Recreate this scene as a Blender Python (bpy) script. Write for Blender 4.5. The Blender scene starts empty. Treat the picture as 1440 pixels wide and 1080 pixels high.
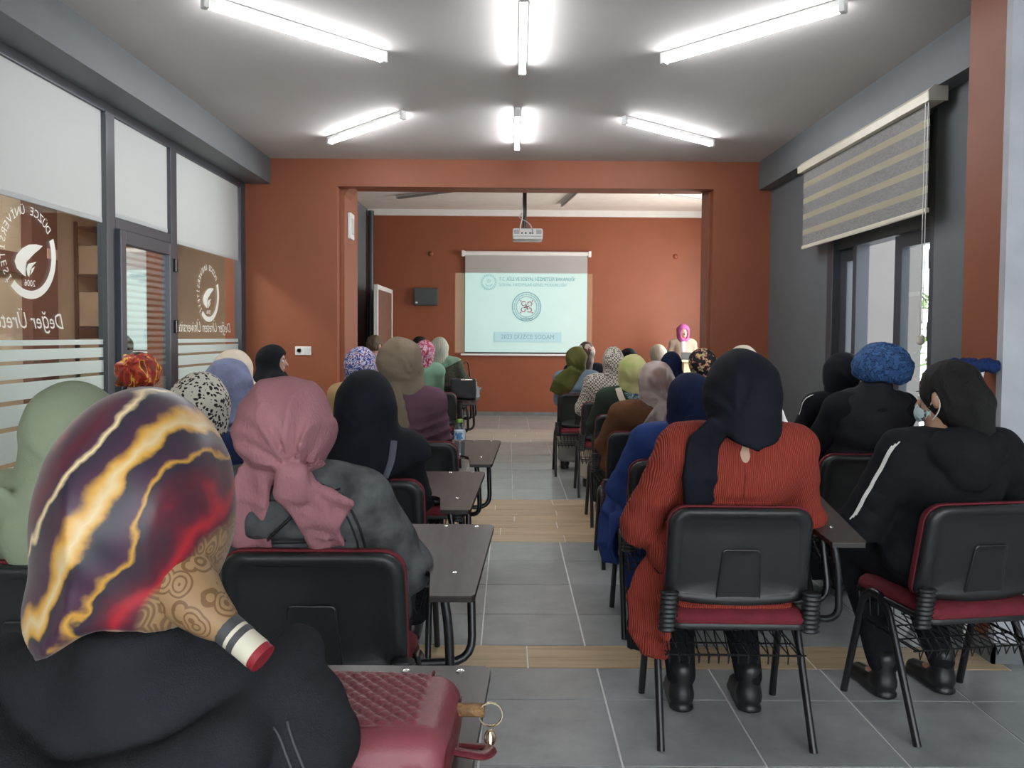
import bpy, bmesh, math, random
import numpy as np
from mathutils import Vector, Matrix
S = bpy.context.scene
COL = S.collection
PI = math.pi
rnd = random.Random(7)

# ------------------------------------------------------------------ camera
cam_d = bpy.data.cameras.new('camera'); cam = bpy.data.objects.new('camera', cam_d); COL.objects.link(cam)
p_, y_, r_ = (math.radians(a) for a in (2.146, 0.236, 0.407))
fw = Vector((math.sin(y_)*math.cos(p_), math.cos(y_)*math.cos(p_), -math.sin(p_)))
rt = Vector((math.cos(y_), -math.sin(y_), 0)); up_ = rt.cross(fw)
ca, cb = rt*math.cos(r_)+up_*math.sin(r_), up_*math.cos(r_)-rt*math.sin(r_)
M4 = Matrix((ca, cb, -fw)).transposed().to_4x4(); M4.translation = (0, 0, 1.37)
cam.matrix_world = M4
cam_d.sensor_width = 36; cam_d.lens = 27.5; cam_d.shift_y = -25/1440; cam_d.clip_start = .05
S.camera = cam
# ------------------------------------------------------------------ world, lights, exposure
w = bpy.data.worlds.new('overcast'); S.world = w; w.use_nodes = True
w.node_tree.nodes['Background'].inputs[0].default_value = (.88, .92, .96, 1)
w.node_tree.nodes['Background'].inputs[1].default_value = 2.5
S.view_settings.view_transform = 'Standard'; S.view_settings.look = 'None'
S.view_settings.gamma = 1; S.view_settings.use_curve_mapping = False
S.view_settings.exposure = 1.12
TUBE = 24.0
def area(name, loc, rot, sx, sy, power, color=(1, 1, 1)):
    d = bpy.data.lights.new(name, 'AREA'); d.shape = 'RECTANGLE'; d.size = sx; d.size_y = sy; d.energy = power; d.color = color
    o = bpy.data.objects.new(name, d); COL.objects.link(o); o.location = loc; o.rotation_euler = rot
    return o
area('far_room_window_light', (3.82, 10.8, 1.9), (0, math.radians(90), 0), 1.8, 3.0, 72, (1, .93, .85))
area('corridor_ceiling_light', (-3.7, 5.3, 2.95), (0, 0, 0), .6, 3.4, 56, (1, .95, .88))

# ------------------------------------------------------------------ materials
MATS = {}
def nodes(name):
    m = bpy.data.materials.new(name); m.use_nodes = True
    nt = m.node_tree; return m, nt, nt.nodes['Principled BSDF']
def N(nt, t, **kw):
    n = nt.nodes.new(t)
    for k, v in kw.items():
        if k in n.inputs: n.inputs[k].default_value = v
        else: setattr(n, k, v)
    return n
def c4(c): return (c[0], c[1], c[2], 1)
def L(nt, a, b): nt.links.new(a, b)
def mat(name, col, rough=.6, var=.12, vs=6., bump=0., bs=60., metal=0., spec=.5, sheen=0., stretch=(1, 1, 1)):
    """plain procedural surface: base colour with soft noise variation and fine relief"""
    if name in MATS: return MATS[name]
    m, nt, b = nodes(name)
    b.inputs['Roughness'].default_value = rough; b.inputs['Metallic'].default_value = metal
    b.inputs['Specular IOR Level'].default_value = spec
    if sheen: b.inputs['Sheen Weight'].default_value = sheen
    tc = N(nt, 'ShaderNodeTexCoord'); mp = N(nt, 'ShaderNodeMapping'); mp.inputs['Scale'].default_value = stretch
    L(nt, tc.outputs['Object'], mp.inputs[0])
    nz = N(nt, 'ShaderNodeTexNoise', Scale=vs, Detail=3.); L(nt, mp.outputs[0], nz.inputs['Vector'])
    rp = N(nt, 'ShaderNodeValToRGB')
    rp.color_ramp.elements[0].position = .3; rp.color_ramp.elements[1].position = .7
    rp.color_ramp.elements[0].color = c4([x*(1-var) for x in col]); rp.color_ramp.elements[1].color = c4([min(1, x*(1+var)) for x in col])
    L(nt, nz.outputs['Fac'], rp.inputs[0]); L(nt, rp.outputs[0], b.inputs['Base Color'])
    if bump:
        n2 = N(nt, 'ShaderNodeTexNoise', Scale=bs, Detail=2.); L(nt, mp.outputs[0], n2.inputs['Vector'])
        bp = N(nt, 'ShaderNodeBump', Strength=bump, Distance=.01); L(nt, n2.outputs['Fac'], bp.inputs['Height']); L(nt, bp.outputs[0], b.inputs['Normal'])
    MATS[name] = m; return m
def ramp(nt, stops, interp='LINEAR'):
    rp = N(nt, 'ShaderNodeValToRGB'); e = rp.color_ramp; e.interpolation = interp
    while len(e.elements) < len(stops): e.elements.new(.5)
    for el, (p, c) in zip(e.elements, stops): el.position = p; el.color = c4(c)
    return rp
def emit(name, col, s):
    m, nt, b = nodes(name); b.inputs['Base Color'].default_value = c4(col); b.inputs['Emission Color'].default_value = c4(col); b.inputs['Emission Strength'].default_value = s
    return m
def wood(name, c1, c2, rough=.4, axis='Y', spec=.5, scale=9):
    m, nt, b = nodes(name)
    tc = N(nt, 'ShaderNodeTexCoord'); mp = N(nt, 'ShaderNodeMapping')
    oi = N(nt, 'ShaderNodeObjectInfo'); ad = N(nt, 'ShaderNodeVectorMath', operation='ADD'); cm = N(nt, 'ShaderNodeCombineXYZ')
    mu = N(nt, 'ShaderNodeMath', operation='MULTIPLY'); mu.inputs[1].default_value = 37.
    L(nt, oi.outputs['Random'], mu.inputs[0])
    for i in range(3): L(nt, mu.outputs[0], cm.inputs[i])
    L(nt, tc.outputs['Object'], ad.inputs[0]); L(nt, cm.outputs[0], ad.inputs[1])
    mp.inputs['Scale'].default_value = (1, .06, 1) if axis == 'Y' else (.06, 1, 1)
    L(nt, ad.outputs[0], mp.inputs[0])
    nz = N(nt, 'ShaderNodeTexNoise', Scale=float(scale*4), Detail=5., Distortion=.6); L(nt, mp.outputs[0], nz.inputs['Vector'])
    rp = ramp(nt, [(.3, c1), (.7, c2)]); L(nt, nz.outputs['Fac'], rp.inputs[0])
    hs = N(nt, 'ShaderNodeHueSaturation'); L(nt, rp.outputs[0], hs.inputs['Color'])
    mr = N(nt, 'ShaderNodeMapRange'); mr.inputs['To Min'].default_value = .92; mr.inputs['To Max'].default_value = 1.07
    L(nt, oi.outputs['Random'], mr.inputs[0]); L(nt, mr.outputs[0], hs.inputs['Value']); L(nt, hs.outputs[0], b.inputs['Base Color'])
    b.inputs['Roughness'].default_value = rough; b.inputs['Specular IOR Level'].default_value = spec
    return m
def tile_mat(name, c):
    m, nt, b = nodes(name)
    tc = N(nt, 'ShaderNodeTexCoord'); oi = N(nt, 'ShaderNodeObjectInfo'); ad = N(nt, 'ShaderNodeVectorMath', operation='ADD')
    sc = N(nt, 'ShaderNodeVectorMath', operation='SCALE'); sc.inputs['Scale'].default_value = .9
    L(nt, oi.outputs['Location'], sc.inputs[0]); L(nt, tc.outputs['Object'], ad.inputs[0]); L(nt, sc.outputs[0], ad.inputs[1])
    nz = N(nt, 'ShaderNodeTexNoise', Scale=5., Detail=6., Roughness=.65); L(nt, ad.outputs[0], nz.inputs['Vector'])
    rp = ramp(nt, [(.3, [x*.8 for x in c]), (.72, [x*1.22 for x in c])]); L(nt, nz.outputs['Fac'], rp.inputs[0])
    hs = N(nt, 'ShaderNodeHueSaturation'); L(nt, rp.outputs[0], hs.inputs['Color'])
    mr = N(nt, 'ShaderNodeMapRange'); mr.inputs['To Min'].default_value = .92; mr.inputs['To Max'].default_value = 1.08
    L(nt, oi.outputs['Random'], mr.inputs[0]); L(nt, mr.outputs[0], hs.inputs['Value']); L(nt, hs.outputs[0], b.inputs['Base Color'])
    b.inputs['Roughness'].default_value = .28; b.inputs['Specular IOR Level'].default_value = .6
    return m
def glass(name, tint=(.92, .96, .95), boost=1.0):
    """thin pane: see-through with Fresnel mirror reflection"""
    m, nt, b = nodes(name); nt.nodes.remove(b)
    out = nt.nodes['Material Output']
    tr = N(nt, 'ShaderNodeBsdfTransparent'); tr.inputs[0].default_value = c4(tint)
    gl = N(nt, 'ShaderNodeBsdfGlossy', Roughness=.0); gl.inputs[0].default_value = (1, 1, 1, 1)
    ge = N(nt, 'ShaderNodeNewGeometry'); ir = N(nt, 'ShaderNodeMapRange'); ir.inputs['To Min'].default_value = 1.5; ir.inputs['To Max'].default_value = 1/1.5
    L(nt, ge.outputs['Backfacing'], ir.inputs[0]); fr = N(nt, 'ShaderNodeFresnel'); L(nt, ir.outputs[0], fr.inputs['IOR']); mu = N(nt, 'ShaderNodeMath', operation='MULTIPLY', use_clamp=True); mu.inputs[1].default_value = boost
    mx = N(nt, 'ShaderNodeMixShader'); L(nt, fr.outputs[0], mu.inputs[0]); L(nt, mu.outputs[0], mx.inputs[0])
    L(nt, tr.outputs[0], mx.inputs[1]); L(nt, gl.outputs[0], mx.inputs[2]); L(nt, mx.outputs[0], out.inputs[0])
    return m
def film(name, col, trans=.45, clear=0.):
    """frosted film or blind cloth: scatters light on both sides"""
    m, nt, b = nodes(name); nt.nodes.remove(b)
    out = nt.nodes['Material Output']
    df = N(nt, 'ShaderNodeBsdfDiffuse'); df.inputs[0].default_value = c4(col)
    tl = N(nt, 'ShaderNodeBsdfTranslucent'); tl.inputs[0].default_value = c4(col)
    mx = N(nt, 'ShaderNodeMixShader'); mx.inputs[0].default_value = trans
    L(nt, df.outputs[0], mx.inputs[1]); L(nt, tl.outputs[0], mx.inputs[2])
    tp = N(nt, 'ShaderNodeBsdfTransparent'); m2 = N(nt, 'ShaderNodeMixShader'); m2.inputs[0].default_value = clear
    L(nt, mx.outputs[0], m2.inputs[1]); L(nt, tp.outputs[0], m2.inputs[2]); L(nt, m2.outputs[0], out.inputs[0])
    return m

# ------------------------------------------------------------------ mesh helpers
def link(name, me, m=None, parent=None, smooth=False):
    o = bpy.data.objects.new(name, me); COL.objects.link(o)
    if m is not None and not me.materials: me.materials.append(m)
    if parent is not None: o.parent = parent
    if smooth: me.polygons.foreach_set('use_smooth', [True]*len(me.polygons))
    return o
def pymesh(name, vs, fs):
    me = bpy.data.meshes.new(name); me.from_pydata([tuple(v) for v in vs], [], fs); me.update(); return me
def fromnp(name, V, Q):
    me = bpy.data.meshes.new(name)
    me.vertices.add(len(V)); me.vertices.foreach_set('co', V.astype(np.float32).ravel())
    me.loops.add(Q.size); me.loops.foreach_set('vertex_index', Q.astype(np.int32).ravel())
    me.polygons.add(len(Q)); me.polygons.foreach_set('loop_start', np.arange(0, Q.size, Q.shape[1], dtype=np.int32))
    try: me.polygons.foreach_set('loop_total', np.full(len(Q), Q.shape[1], dtype=np.int32))
    except Exception: pass
    me.polygons.foreach_set('use_smooth', np.ones(len(Q), dtype=bool)); me.update(calc_edges=True); me.validate()
    return me
class MB:
    """collects shapes into ONE mesh"""
    def __init__(s): s.v = []; s.f = []
    def add(s, vs, fs):
        k = len(s.v); s.v += [tuple(v) for v in vs]; s.f += [tuple(i+k for i in f) for f in fs]; return s
    def box(s, x0, x1, y0, y1, z0, z1, bv=0.):
        if bv <= 0:
            vs = [(x, y, z) for x in (x0, x1) for y in (y0, y1) for z in (z0, z1)]
            return s.add(vs, [(0, 1, 3, 2), (4, 6, 7, 5), (0, 4, 5, 1), (2, 3, 7, 6), (0, 2, 6, 4), (1, 5, 7, 3)])
        bm = bmesh.new(); bmesh.ops.create_cube(bm, size=1)
        for v in bm.verts: v.co = Vector(((x0+x1)/2+v.co.x*(x1-x0), (y0+y1)/2+v.co.y*(y1-y0), (z0+z1)/2+v.co.z*(z1-z0)))
        bmesh.ops.bevel(bm, geom=bm.edges[:], offset=bv, segments=2, affect='EDGES', profile=.6)
        bm.verts.index_update(); s.add([v.co for v in bm.verts], [[v.index for v in f.verts] for f in bm.faces]); bm.free(); return s
    def prism(s, poly, h0, h1, ax='z'):
        n = len(poly)
        def P(a, b, h): return (a, b, h) if ax == 'z' else ((a, h, b) if ax == 'y' else (h, a, b))
        vs = [P(a, b, h0) for a, b in poly]+[P(a, b, h1) for a, b in poly]
        fs = [tuple(range(n))[::-1], tuple(range(n, 2*n))]+[(i, (i+1) % n, n+(i+1) % n, n+i) for i in range(n)]
        return s.add(vs, fs)
    def tube(s, path, r, n=8, r2=None, closed=False, cap=True, up=(0, 0, 1)):
        P = [Vector(p) for p in path]; m = len(P); rr = r if isinstance(r, (list, tuple)) else [r]*m
        rings = []; ref = None
        for i in range(m):
            a = P[i-1] if (i > 0 or closed) else P[0]; b = P[(i+1) % m] if (i < m-1 or closed) else P[-1]
            t = (b-a).normalized()
            if ref is None:
                u = Vector(up)
                if abs(t.dot(u)) > .95: u = Vector((1, 0, 0))
                ref = (u-t*t.dot(u)).normalized()
            else: ref = (ref-t*t.dot(ref)).normalized()
            bi = t.cross(ref)
            k = (r2/rr[i]) if r2 else 1
            rings.append([P[i]+ref*rr[i]*math.cos(2*PI*j/n)+bi*rr[i]*k*math.sin(2*PI*j/n) for j in range(n)])
        vs = [v for g in rings for v in g]; fs = []
        for i in range(m if closed else m-1):
            for j in range(n):
                a, b = i*n+j, i*n+(j+1) % n; c, d = ((i+1) % m)*n+(j+1) % n, ((i+1) % m)*n+j
                fs.append((a, b, c, d))
        if cap and not closed: fs += [tuple(range(n))[::-1], tuple(range((m-1)*n, m*n))]
        return s.add(vs, fs)
    def lathe(s, prof, n=20, c=(0, 0, 0)):
        vs = [(c[0]+r*math.cos(2*PI*j/n), c[1]+r*math.sin(2*PI*j/n), c[2]+z) for r, z in prof for j in range(n)]; m = len(prof)
        fs = [(i*n+j, i*n+(j+1) % n, (i+1)*n+(j+1) % n, (i+1)*n+j) for i in range(m-1) for j in range(n)]
        fs += [tuple(range(n))[::-1], tuple(range((m-1)*n, m*n))]
        return s.add(vs, fs)
    def sphere(s, c, r, n=12, m=8):
        r = r if isinstance(r, (tuple, list)) else (r, r, r)
        vs = [(c[0], c[1], c[2]-r[2])]
        for i in range(1, m):
            t = PI*i/m
            for j in range(n): vs.append((c[0]+r[0]*math.sin(t)*math.cos(2*PI*j/n), c[1]+r[1]*math.sin(t)*math.sin(2*PI*j/n), c[2]-r[2]*math.cos(t)))
        vs.append((c[0], c[1], c[2]+r[2])); k = len(vs)-1
        fs = [(0, 1+(j+1) % n, 1+j) for j in range(n)]+[(k, k-n+j, k-n+(j+1) % n) for j in range(n)]
        for i in range(m-2):
            for j in range(n): fs.append((1+i*n+j, 1+i*n+(j+1) % n, 1+(i+1)*n+(j+1) % n, 1+(i+1)*n+j))
        return s.add(vs, fs)
    def xf(s, f): s.v = [tuple(f(*v)) for v in s.v]; return s
    def mesh(s, name): return pymesh(name, s.v, s.f)
    def build(s, name, m, parent=None, smooth=False):
        me = s.mesh(name); o = link(name, me, m, parent)
        if smooth:
            me.polygons.foreach_set('use_smooth', [True]*len(me.polygons)); me.set_sharp_from_angle(angle=math.radians(smooth if smooth > 1 else 40))
        return o
def bend(pts, r, k=5):
    """rounds the corners of a polyline"""
    P = [Vector(p) for p in pts]; out = [P[0]]
    for a, b, c in zip(P, P[1:], P[2:]):
        d1 = (a-b); d2 = (c-b); q = min(r, d1.length*.49, d2.length*.49)
        s, e = b+d1.normalized()*q, b+d2.normalized()*q
        for i in range(k+1):
            t = i/k; out.append(s*(1-t)**2+b*2*t*(1-t)+e*t*t)
    return out+[P[-1]]
def empty(name, loc=(0, 0, 0), rz=0):
    o = bpy.data.objects.new(name, None); COL.objects.link(o); o.location = loc; o.rotation_euler = (0, 0, rz); o.empty_display_size = .1; return o
def tag(o, label, cat, group=None, kind=None):
    if label: o['label'] = label
    if cat: o['category'] = cat
    if group: o['group'] = group
    if kind: o['kind'] = kind
    return o
def struct(o): o['kind'] = 'structure'; return o
def text_mesh(body, size, shear=0., align='CENTER', ext=0., spacing=1.):
    cu = bpy.data.curves.new('text', 'FONT'); cu.body = body; cu.size = size; cu.shear = shear; cu.align_x = align; cu.align_y = 'CENTER'; cu.extrude = ext; cu.space_character = spacing; cu.resolution_u = 2
    o = bpy.data.objects.new('text', cu); COL.objects.link(o)
    dg = bpy.context.evaluated_depsgraph_get(); dg.update()
    me = bpy.data.meshes.new_from_object(o.evaluated_get(dg)); bpy.data.objects.remove(o); bpy.data.curves.remove(cu)
    vs = [tuple(v.co) for v in me.vertices]; fs = [tuple(p.vertices) for p in me.polygons]; bpy.data.meshes.remove(me)
    return vs, fs
def arc_poly(cx, cy, r0, r1, a0, a1, n=28):
    A = [math.radians(a0+(a1-a0)*i/n) for i in range(n+1)]
    vs = [(cx+r0*math.cos(a), cy+r0*math.sin(a)) for a in A]+[(cx+r1*math.cos(a), cy+r1*math.sin(a)) for a in A]
    fs = [(i, i+1, n+2+i, n+1+i) for i in range(n)]
    return vs, fs
# ------------------------------------------------------------------ palette of the setting
ORANGE = mat('terracotta_paint', (.262, .074, .030), .55, .06, 2., .05, 90)
GREYP = mat('blue_grey_paint', (.135, .152, .165), .5, .05, 2., .05, 90)
CEIL = mat('ceiling_paint', (.60, .575, .56), .8, .04, 1.5, .04, 40)
WHITEP = mat('worn_white_paint', (.47, .48, .51), .6, .08, 5., .1, 30)
CREAMC = mat('cream_ceiling', (.74, .68, .62), .8, .04)
FRAME = mat('anthracite_aluminium', (.072, .08, .095), .38, .05, 3., 0, 50, .3)
GROUT = mat('pale_grout', (.78, .77, .75), .8, .05)
TILE = tile_mat('slate_tile', (.295, .312, .315))
PLANK = wood('oak_plank_tile', (.40, .29, .165), (.56, .43, .28), .42, 'X')
PLANKG = wood('grey_plank_tile', (.33, .29, .25), (.46, .41, .355), .42, 'X')
SKIRT = mat('grey_skirting_tile', (.17, .18, .185), .4, .15, 8)
WHITE = mat('white_plastic', (.78, .78, .76), .4, .03)
BLACKM = mat('black_metal', (.012, .012, .014), .28, .1, 20)
CHROME = mat('chrome', (.75, .75, .75), .18, .03, 5, 0, 50, 1.)
XL, XR, YA, YB, H = -2.56, 2.52, 7.6, 13.55, 3.07

# ------------------------------------------------------------------ floor with its tiles and planks
floor = struct(MB().box(-2.75, 4.4, -2.2, YB+.1, -.12, -.004).build('floor', GROUT))
tile_cache = {}
def slab(name, x0, x1, y0, y1, m, h=.0):
    key = (round(x1-x0, 3), round(y1-y0, 3), m.name)
    if key not in tile_cache:
        g = .0038; a, b = (x1-x0)/2-g, (y1-y0)/2-g; e = .0015; t = .0015
        vs = [(sx*(a), sy*(b), -.01) for sx, sy in ((-1, -1), (1, -1), (1, 1), (-1, 1))]
        vs += [(sx*a, sy*b, -t) for sx, sy in ((-1, -1), (1, -1), (1, 1), (-1, 1))]
        vs += [(sx*(a-e), sy*(b-e), 0) for sx, sy in ((-1, -1), (1, -1), (1, 1), (-1, 1))]
        fs = [(8, 9, 10, 11)]+[(k+i, k+(i+1) % 4, k+4+(i+1) % 4, k+4+i) for k in (0, 4) for i in range(4)]
        me = pymesh(name, vs, fs); me.materials.append(m); tile_cache[key] = me
    o = link(name, tile_cache[key], None, floor); o.location = ((x0+x1)/2, (y0+y1)/2, h); return o
def xs_grid(x0, x1, off, step):
    g = [x0]; k = math.ceil((x0-off)/step+1e-6)
    while off+k*step < x1-.02:
        if off+k*step > x0+.02: g.append(off+k*step)
        k += 1
    return g+[x1]
def tiles(x0, x1, off, ys, m=TILE, step=.463):
    g = xs_grid(x0, x1, off, step)
    for y0, y1 in zip(ys, ys[1:]):
        for a, b in zip(g, g[1:]): slab('floor_tile', a, b, y0, y1, m)
def planks(x0, x1, y0, y1, n, offs, length, m):
    for i in range(n):
        g = xs_grid(x0, x1, offs[i % len(offs)], length); ya, yb = y0+(y1-y0)*i/n, y0+(y1-y0)*(i+1)/n
        for a, b in zip(g, g[1:]): slab('floor_plank', a, b, ya, yb, m)
# the part behind and below the camera, out of the picture, is one plain sheet of the same tile
sh = MB().box(-2.56, 4.3, -2.2, 1.99, -.02, -.0005).build('floor_tile_field', TILE, floor); sh['kind'] = 'stuff'
tiles(-2.56, 4.3, .375, [1.99, 2.45, 2.91, 3.195])
planks(-2.56, 2.1, 3.195, 3.432, 1, [.089], 1.2, PLANK)
slab('floor_tile', 2.1, 4.3, 3.195, 3.30, TILE)
tiles(-2.56, XR, .348, [3.432, 3.82, 4.285, 4.745, 5.192])
planks(-2.56, XR, 5.192, 6.555, 7, [.39, -.05, .36, .05, .38, -.1, .37], 1.2, PLANK)
tiles(-2.56, XR, .04, [6.555, 7.02, 7.54, 8.03, 8.52, 9.03, 9.48, 9.93, 10.17])
planks(-2.45, 3.85, 10.17, 11.55, 5, [.3, -.2, .1, .4, 0.], 1.2, PLANKG)
tiles(-2.45, 3.85, -.15, [11.55, 12.02, 12.48, 12.94, 13.4, 13.55])

# ------------------------------------------------------------------ main room shell
ceil_m = struct(MB().box(-2.6, 2.72, -2.3, YA+.12, H, H+.15).box(2.72, 4.5, -2.3, 3.31, H, H+.15).build('ceiling', CEIL))
struct(MB().box(4.4, 4.5, -2.3, 3.31, 0, H).build('wall_front_side', WHITEP))
struct(MB().box(-2.7, -2.305, -2.2, YA, 2.825, H).build('trim_1', GREYP))           # left downstand beam
struct(MB().box(2.40, 2.72, 3.58, YA, 2.80, H).build('trim_2', GREYP))              # right downstand beam
# right wall with the door opening
D0, D1, DT = 4.66, 6.22, 2.74
wr = MB()
wr.box(XR, XR+.2, 3.58, D0, 0, 2.8); wr.box(XR, XR+.2, D1, YA, 0, 2.8); wr.box(XR, XR+.2, D0, D1, DT, 2.8)
struct(wr.build('wall_right', GREYP))
# column in the right foreground: orange side, worn white front
col = struct(MB().box(2.075, 2.72, 3.31, 3.58, 0, H).build('trim_3', ORANGE))
struct(MB().box(2.070, 4.4, 3.27, 3.31, 0, H).build('wall_front_right', WHITEP))
bb = MB().box(2.056, 4.4, 3.255, 3.27, 0, .085).box(2.056, 2.070, 3.255, 3.59, 0, .085)
struct(bb.build('baseboard_right', SKIRT))
# arch wall between the rooms
aw = MB()
x0, x1, zl = -1.665, 1.965, 2.808
aw.box(-2.75, x0, YA, YA+.12, 0, H).box(x1, 2.72, YA, YA+.12, 0, H).box(x0, x1, YA, YA+.12, zl, H)
aw.box(-2.75, x0+.045, YA+.12, 8.38, 0, zl+.1).box(x1-.02, 3.85, YA+.12, 7.98, 0, 3.55).box(x0+.045, x1-.02, YA+.12, 8.03, zl+.03, 3.55)
aw.box(-2.75, x0+.045, YA+.12, 8.38, zl+.1, 3.55)
aw.prism([(x0+.045, zl+.03), (x0+.045, zl-.07), (x0+.075, zl-.02), (x0+.12, zl+.03)], YA+.121, 8.03, 'y')
struct(aw.build('wall_arch', ORANGE))
# far room
struct(MB().box(-2.75, 3.85, YB, YB+.15, 0, 3.6).build('wall_back', ORANGE))
struct(MB().box(-2.75, -2.45, 8.38, YB, 0, 3.6).build('wall_far_left', GREYP))
fr_ = MB().box(3.85, 4.0, 7.72, 9.2, 0, 3.6).box(3.85, 4.0, 12.4, YB+.15, 0, 3.6).box(3.85, 4.0, 9.2, 12.4, 0, .9).box(3.85, 4.0, 9.2, 12.4, 2.9, 3.6)
struct(fr_.build('wall_far_right', ORANGE))
struct(MB().box(-2.75, 4.0, 7.72, YB+.15, 3.545, 3.66).build('ceiling', CREAMC))
struct(MB().box(-2.45, 3.85, YB-.05, YB, 3.44, 3.545).build('trim_4', WHITE))
struct(MB().box(-2.45, 3.85, YB-.013, YB, 0, .07).build('baseboard_back', SKIRT))
struct(MB().tube([(-2.37, 13.46, .0), (-2.37, 13.46, 3.5)], .05, 12).box(-2.43, -2.31, 13.40, 13.5, 1.3, 1.36).build('trim_5', FRAME, None, 40))

# ------------------------------------------------------------------ left glass partition
GLASS = glass('clear_glass', (.93, .95, .94), .7)
GLASSD = glass('door_glass', (.90, .92, .92), 5.0)
FILM = film('white_roller_film', (.68, .71, .71), .35)
STRIPE = film('frosted_film', (.72, .80, .80), .45, .12)
ETCH = film('white_vinyl', (.78, .80, .78), .4, .05)
part_w = empty('window_1', (XL, 5.5, 0)); struct(part_w)
def at_w(mb): return mb.xf(lambda x, y, z: (x-XL, y-5.5, z))
def wpart(name, mb, m, sm=False):
    return at_w(mb).build(name, m, part_w, sm)
for y0, y1, nm in ((2.2, 2.27, 'mullion'), (4.985, 5.10, 'mullion'), (5.925, 6.04, 'mullion'), (7.46, 7.6, 'mullion')):
    wpart(nm, MB().box(XL-.05, XL+.012, y0, y1, 0, 2.83, .006), FRAME)
    wpart('glazing_bead', MB().box(XL-.03, XL+.02, y0-.012, y0+.012, .08, 2.77, .004), FRAME)
wpart('top_rail', MB().box(XL-.05, XL+.014, -2.2, 7.6, 2.765, 2.83, .006), FRAME)
wpart('bottom_rail', MB().box(XL-.05, XL+.014, -2.2, 5.0, 0, .08, .006).box(XL-.05, XL+.014, 6.03, 7.6, 0, .08, .006), FRAME)
wpart('transom', MB().box(XL-.05, XL+.014, 5.10, 5.93, 2.055, 2.125, .006), FRAME)
for y0, y1 in ((-2.2, 2.21), (2.26, 4.985), (6.04, 7.46)):
    wpart('glass_pane', MB().box(XL-.022, XL-.016, y0, y1, .08, 2.77), GLASS)
wpart('glass_pane', MB().box(XL-.022, XL-.016, 5.10, 5.93, 2.12, 2.77), GLASS)
for y0, y1, z0 in ((2.27, 4.96, 2.07), (6.065, 7.43, 2.07), (5.115, 5.905, 2.13)):
    bl = wpart('roller_blind', MB().box(XL-.008, XL-.005, y0, y1, z0, 2.765), FILM)
    rl = MB().box(XL-.010, XL-.002, y0, y1, z0, z0+.03, .003); at_w(rl).build('bottom_bar', FILM, bl)
for (y0, y1) in ((2.27, 4.985), (6.04, 7.46)):
    for za, zb in ((1.305, 1.335), (1.225, 1.285), (1.13, 1.205), (1.02, 1.11), (.885, .995), (.70, .86), (.5, .675), (.08, .475)):
        wpart('frosted_stripe', MB().box(XL-.015, XL-.0125, y0, y1, za, zb), STRIPE)
def logo(yc, zc, R):
    g = MB()
    def put(vs2, fs): g.add([(XL-.0118, yc-a, zc+b) for a, b in vs2], [tuple(f) for f in fs])
    put(*arc_poly(0, 0, R*.82, R*1.0, 155, 311, 40))
    for i, ch in enumerate('DÜZCE ÜNİVERSİTESİ'):
        if ch == ' ': continue
        a = math.radians(139-i*10.5); vs, fs = text_mesh(ch, R*.26)
        ca_, sa_ = math.cos(a-PI/2), math.sin(a-PI/2)
        put([(R*.92*math.cos(a)+x*ca_-y*sa_, R*.92*math.sin(a)+x*sa_+y*ca_) for x, y, z in vs], fs)
    def pol(pts):
        n = len(pts); cx = sum(p[0] for p in pts)/n; cy = sum(p[1] for p in pts)/n; k = R/.245
        put([(p[0]*k, p[1]*k) for p in pts]+[(cx*k, cy*k)], [(i, (i+1) % n, n) for i in range(n)])
    pol([(-.12, .052), (-.06, .054), (0, .046), (.06, .02), (.11, -.02), (.128, -.055), (.11, -.09), (.06, -.12), (.035, -.127), (.036, -.08), (.02, -.045), (-.04, .0), (-.09, .03)])
    pol([(-.062, -.040), (.012, -.058), (.028, -.085), (.02, -.118), (.004, -.128), (-.002, -.095), (-.03, -.062)])
    pol([(-.048, -.066), (-.016, -.082), (-.004, -.118), (-.026, -.098)])
    vs, fs = text_mesh('2006', R*.2); put([(x-.0, y-R*.66) for x, y, z in vs], fs)
    wpart('window_logo', g, ETCH)
logo(4.22, 1.80, .245)
logo(6.72, 1.72, .24)
for y_s, z_s in ((4.54, 1.435), (7.25, 1.43)):
    g = MB(); vs, fs = text_mesh('Değer Üreten Üniversite', .125, .35, 'LEFT'); g.add([(XL-.0118, y_s-x*.9, z_s+y) for x, y, z in vs], fs)
    wpart('window_lettering', g, ETCH)
# glazed door in the partition, a little ajar towards the room
DOOR_A = 0.0145
door = empty('door_1', (XL+.004, 5.925, 0)); struct(door); door.rotation_euler.z = DOOR_A
dw, dh = .83, 2.05
dm = MB().box(-.03, .03, -dw, -dw+.075, .02, dh, .006).box(-.03, .03, -.075, 0, .02, dh, .006).box(-.03, .03, -dw+.07, -.07, dh-.09, dh, .006).box(-.03, .03, -dw+.07, -.07, .02, .22, .006)
dm.build('door_frame', FRAME, door)
MB().box(-.004, .0, -dw+.07, -.07, .2, dh-.085).build('glass_pane', GLASSD, door)
for i in range(19): MB().box(-.009, -.0065, -dw+.075, -.075, 1.935-i*.0437, 1.96-i*.0437).build('frosted_stripe', STRIPE, door)
MB().box(-.009, -.0065, -dw+.075, -.075, .22, 1.06).build('frosted_stripe', STRIPE, door)
for z in (1.89, 1.43, .3): MB().box(.028, .05, -.012, .03, z-.05, z+.05, .006).build('hinge', BLACKM, door)
hd = MB().tube(bend([(.03, -dw+.035, 1.02), (.075, -dw+.035, 1.02), (.075, -dw+.15, 1.02)], .02), .009, 8); hd.box(.03, .036, -dw+.015, -dw+.055, .92, 1.1, .002).build('door_handle', BLACKM, door, 40)

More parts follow.
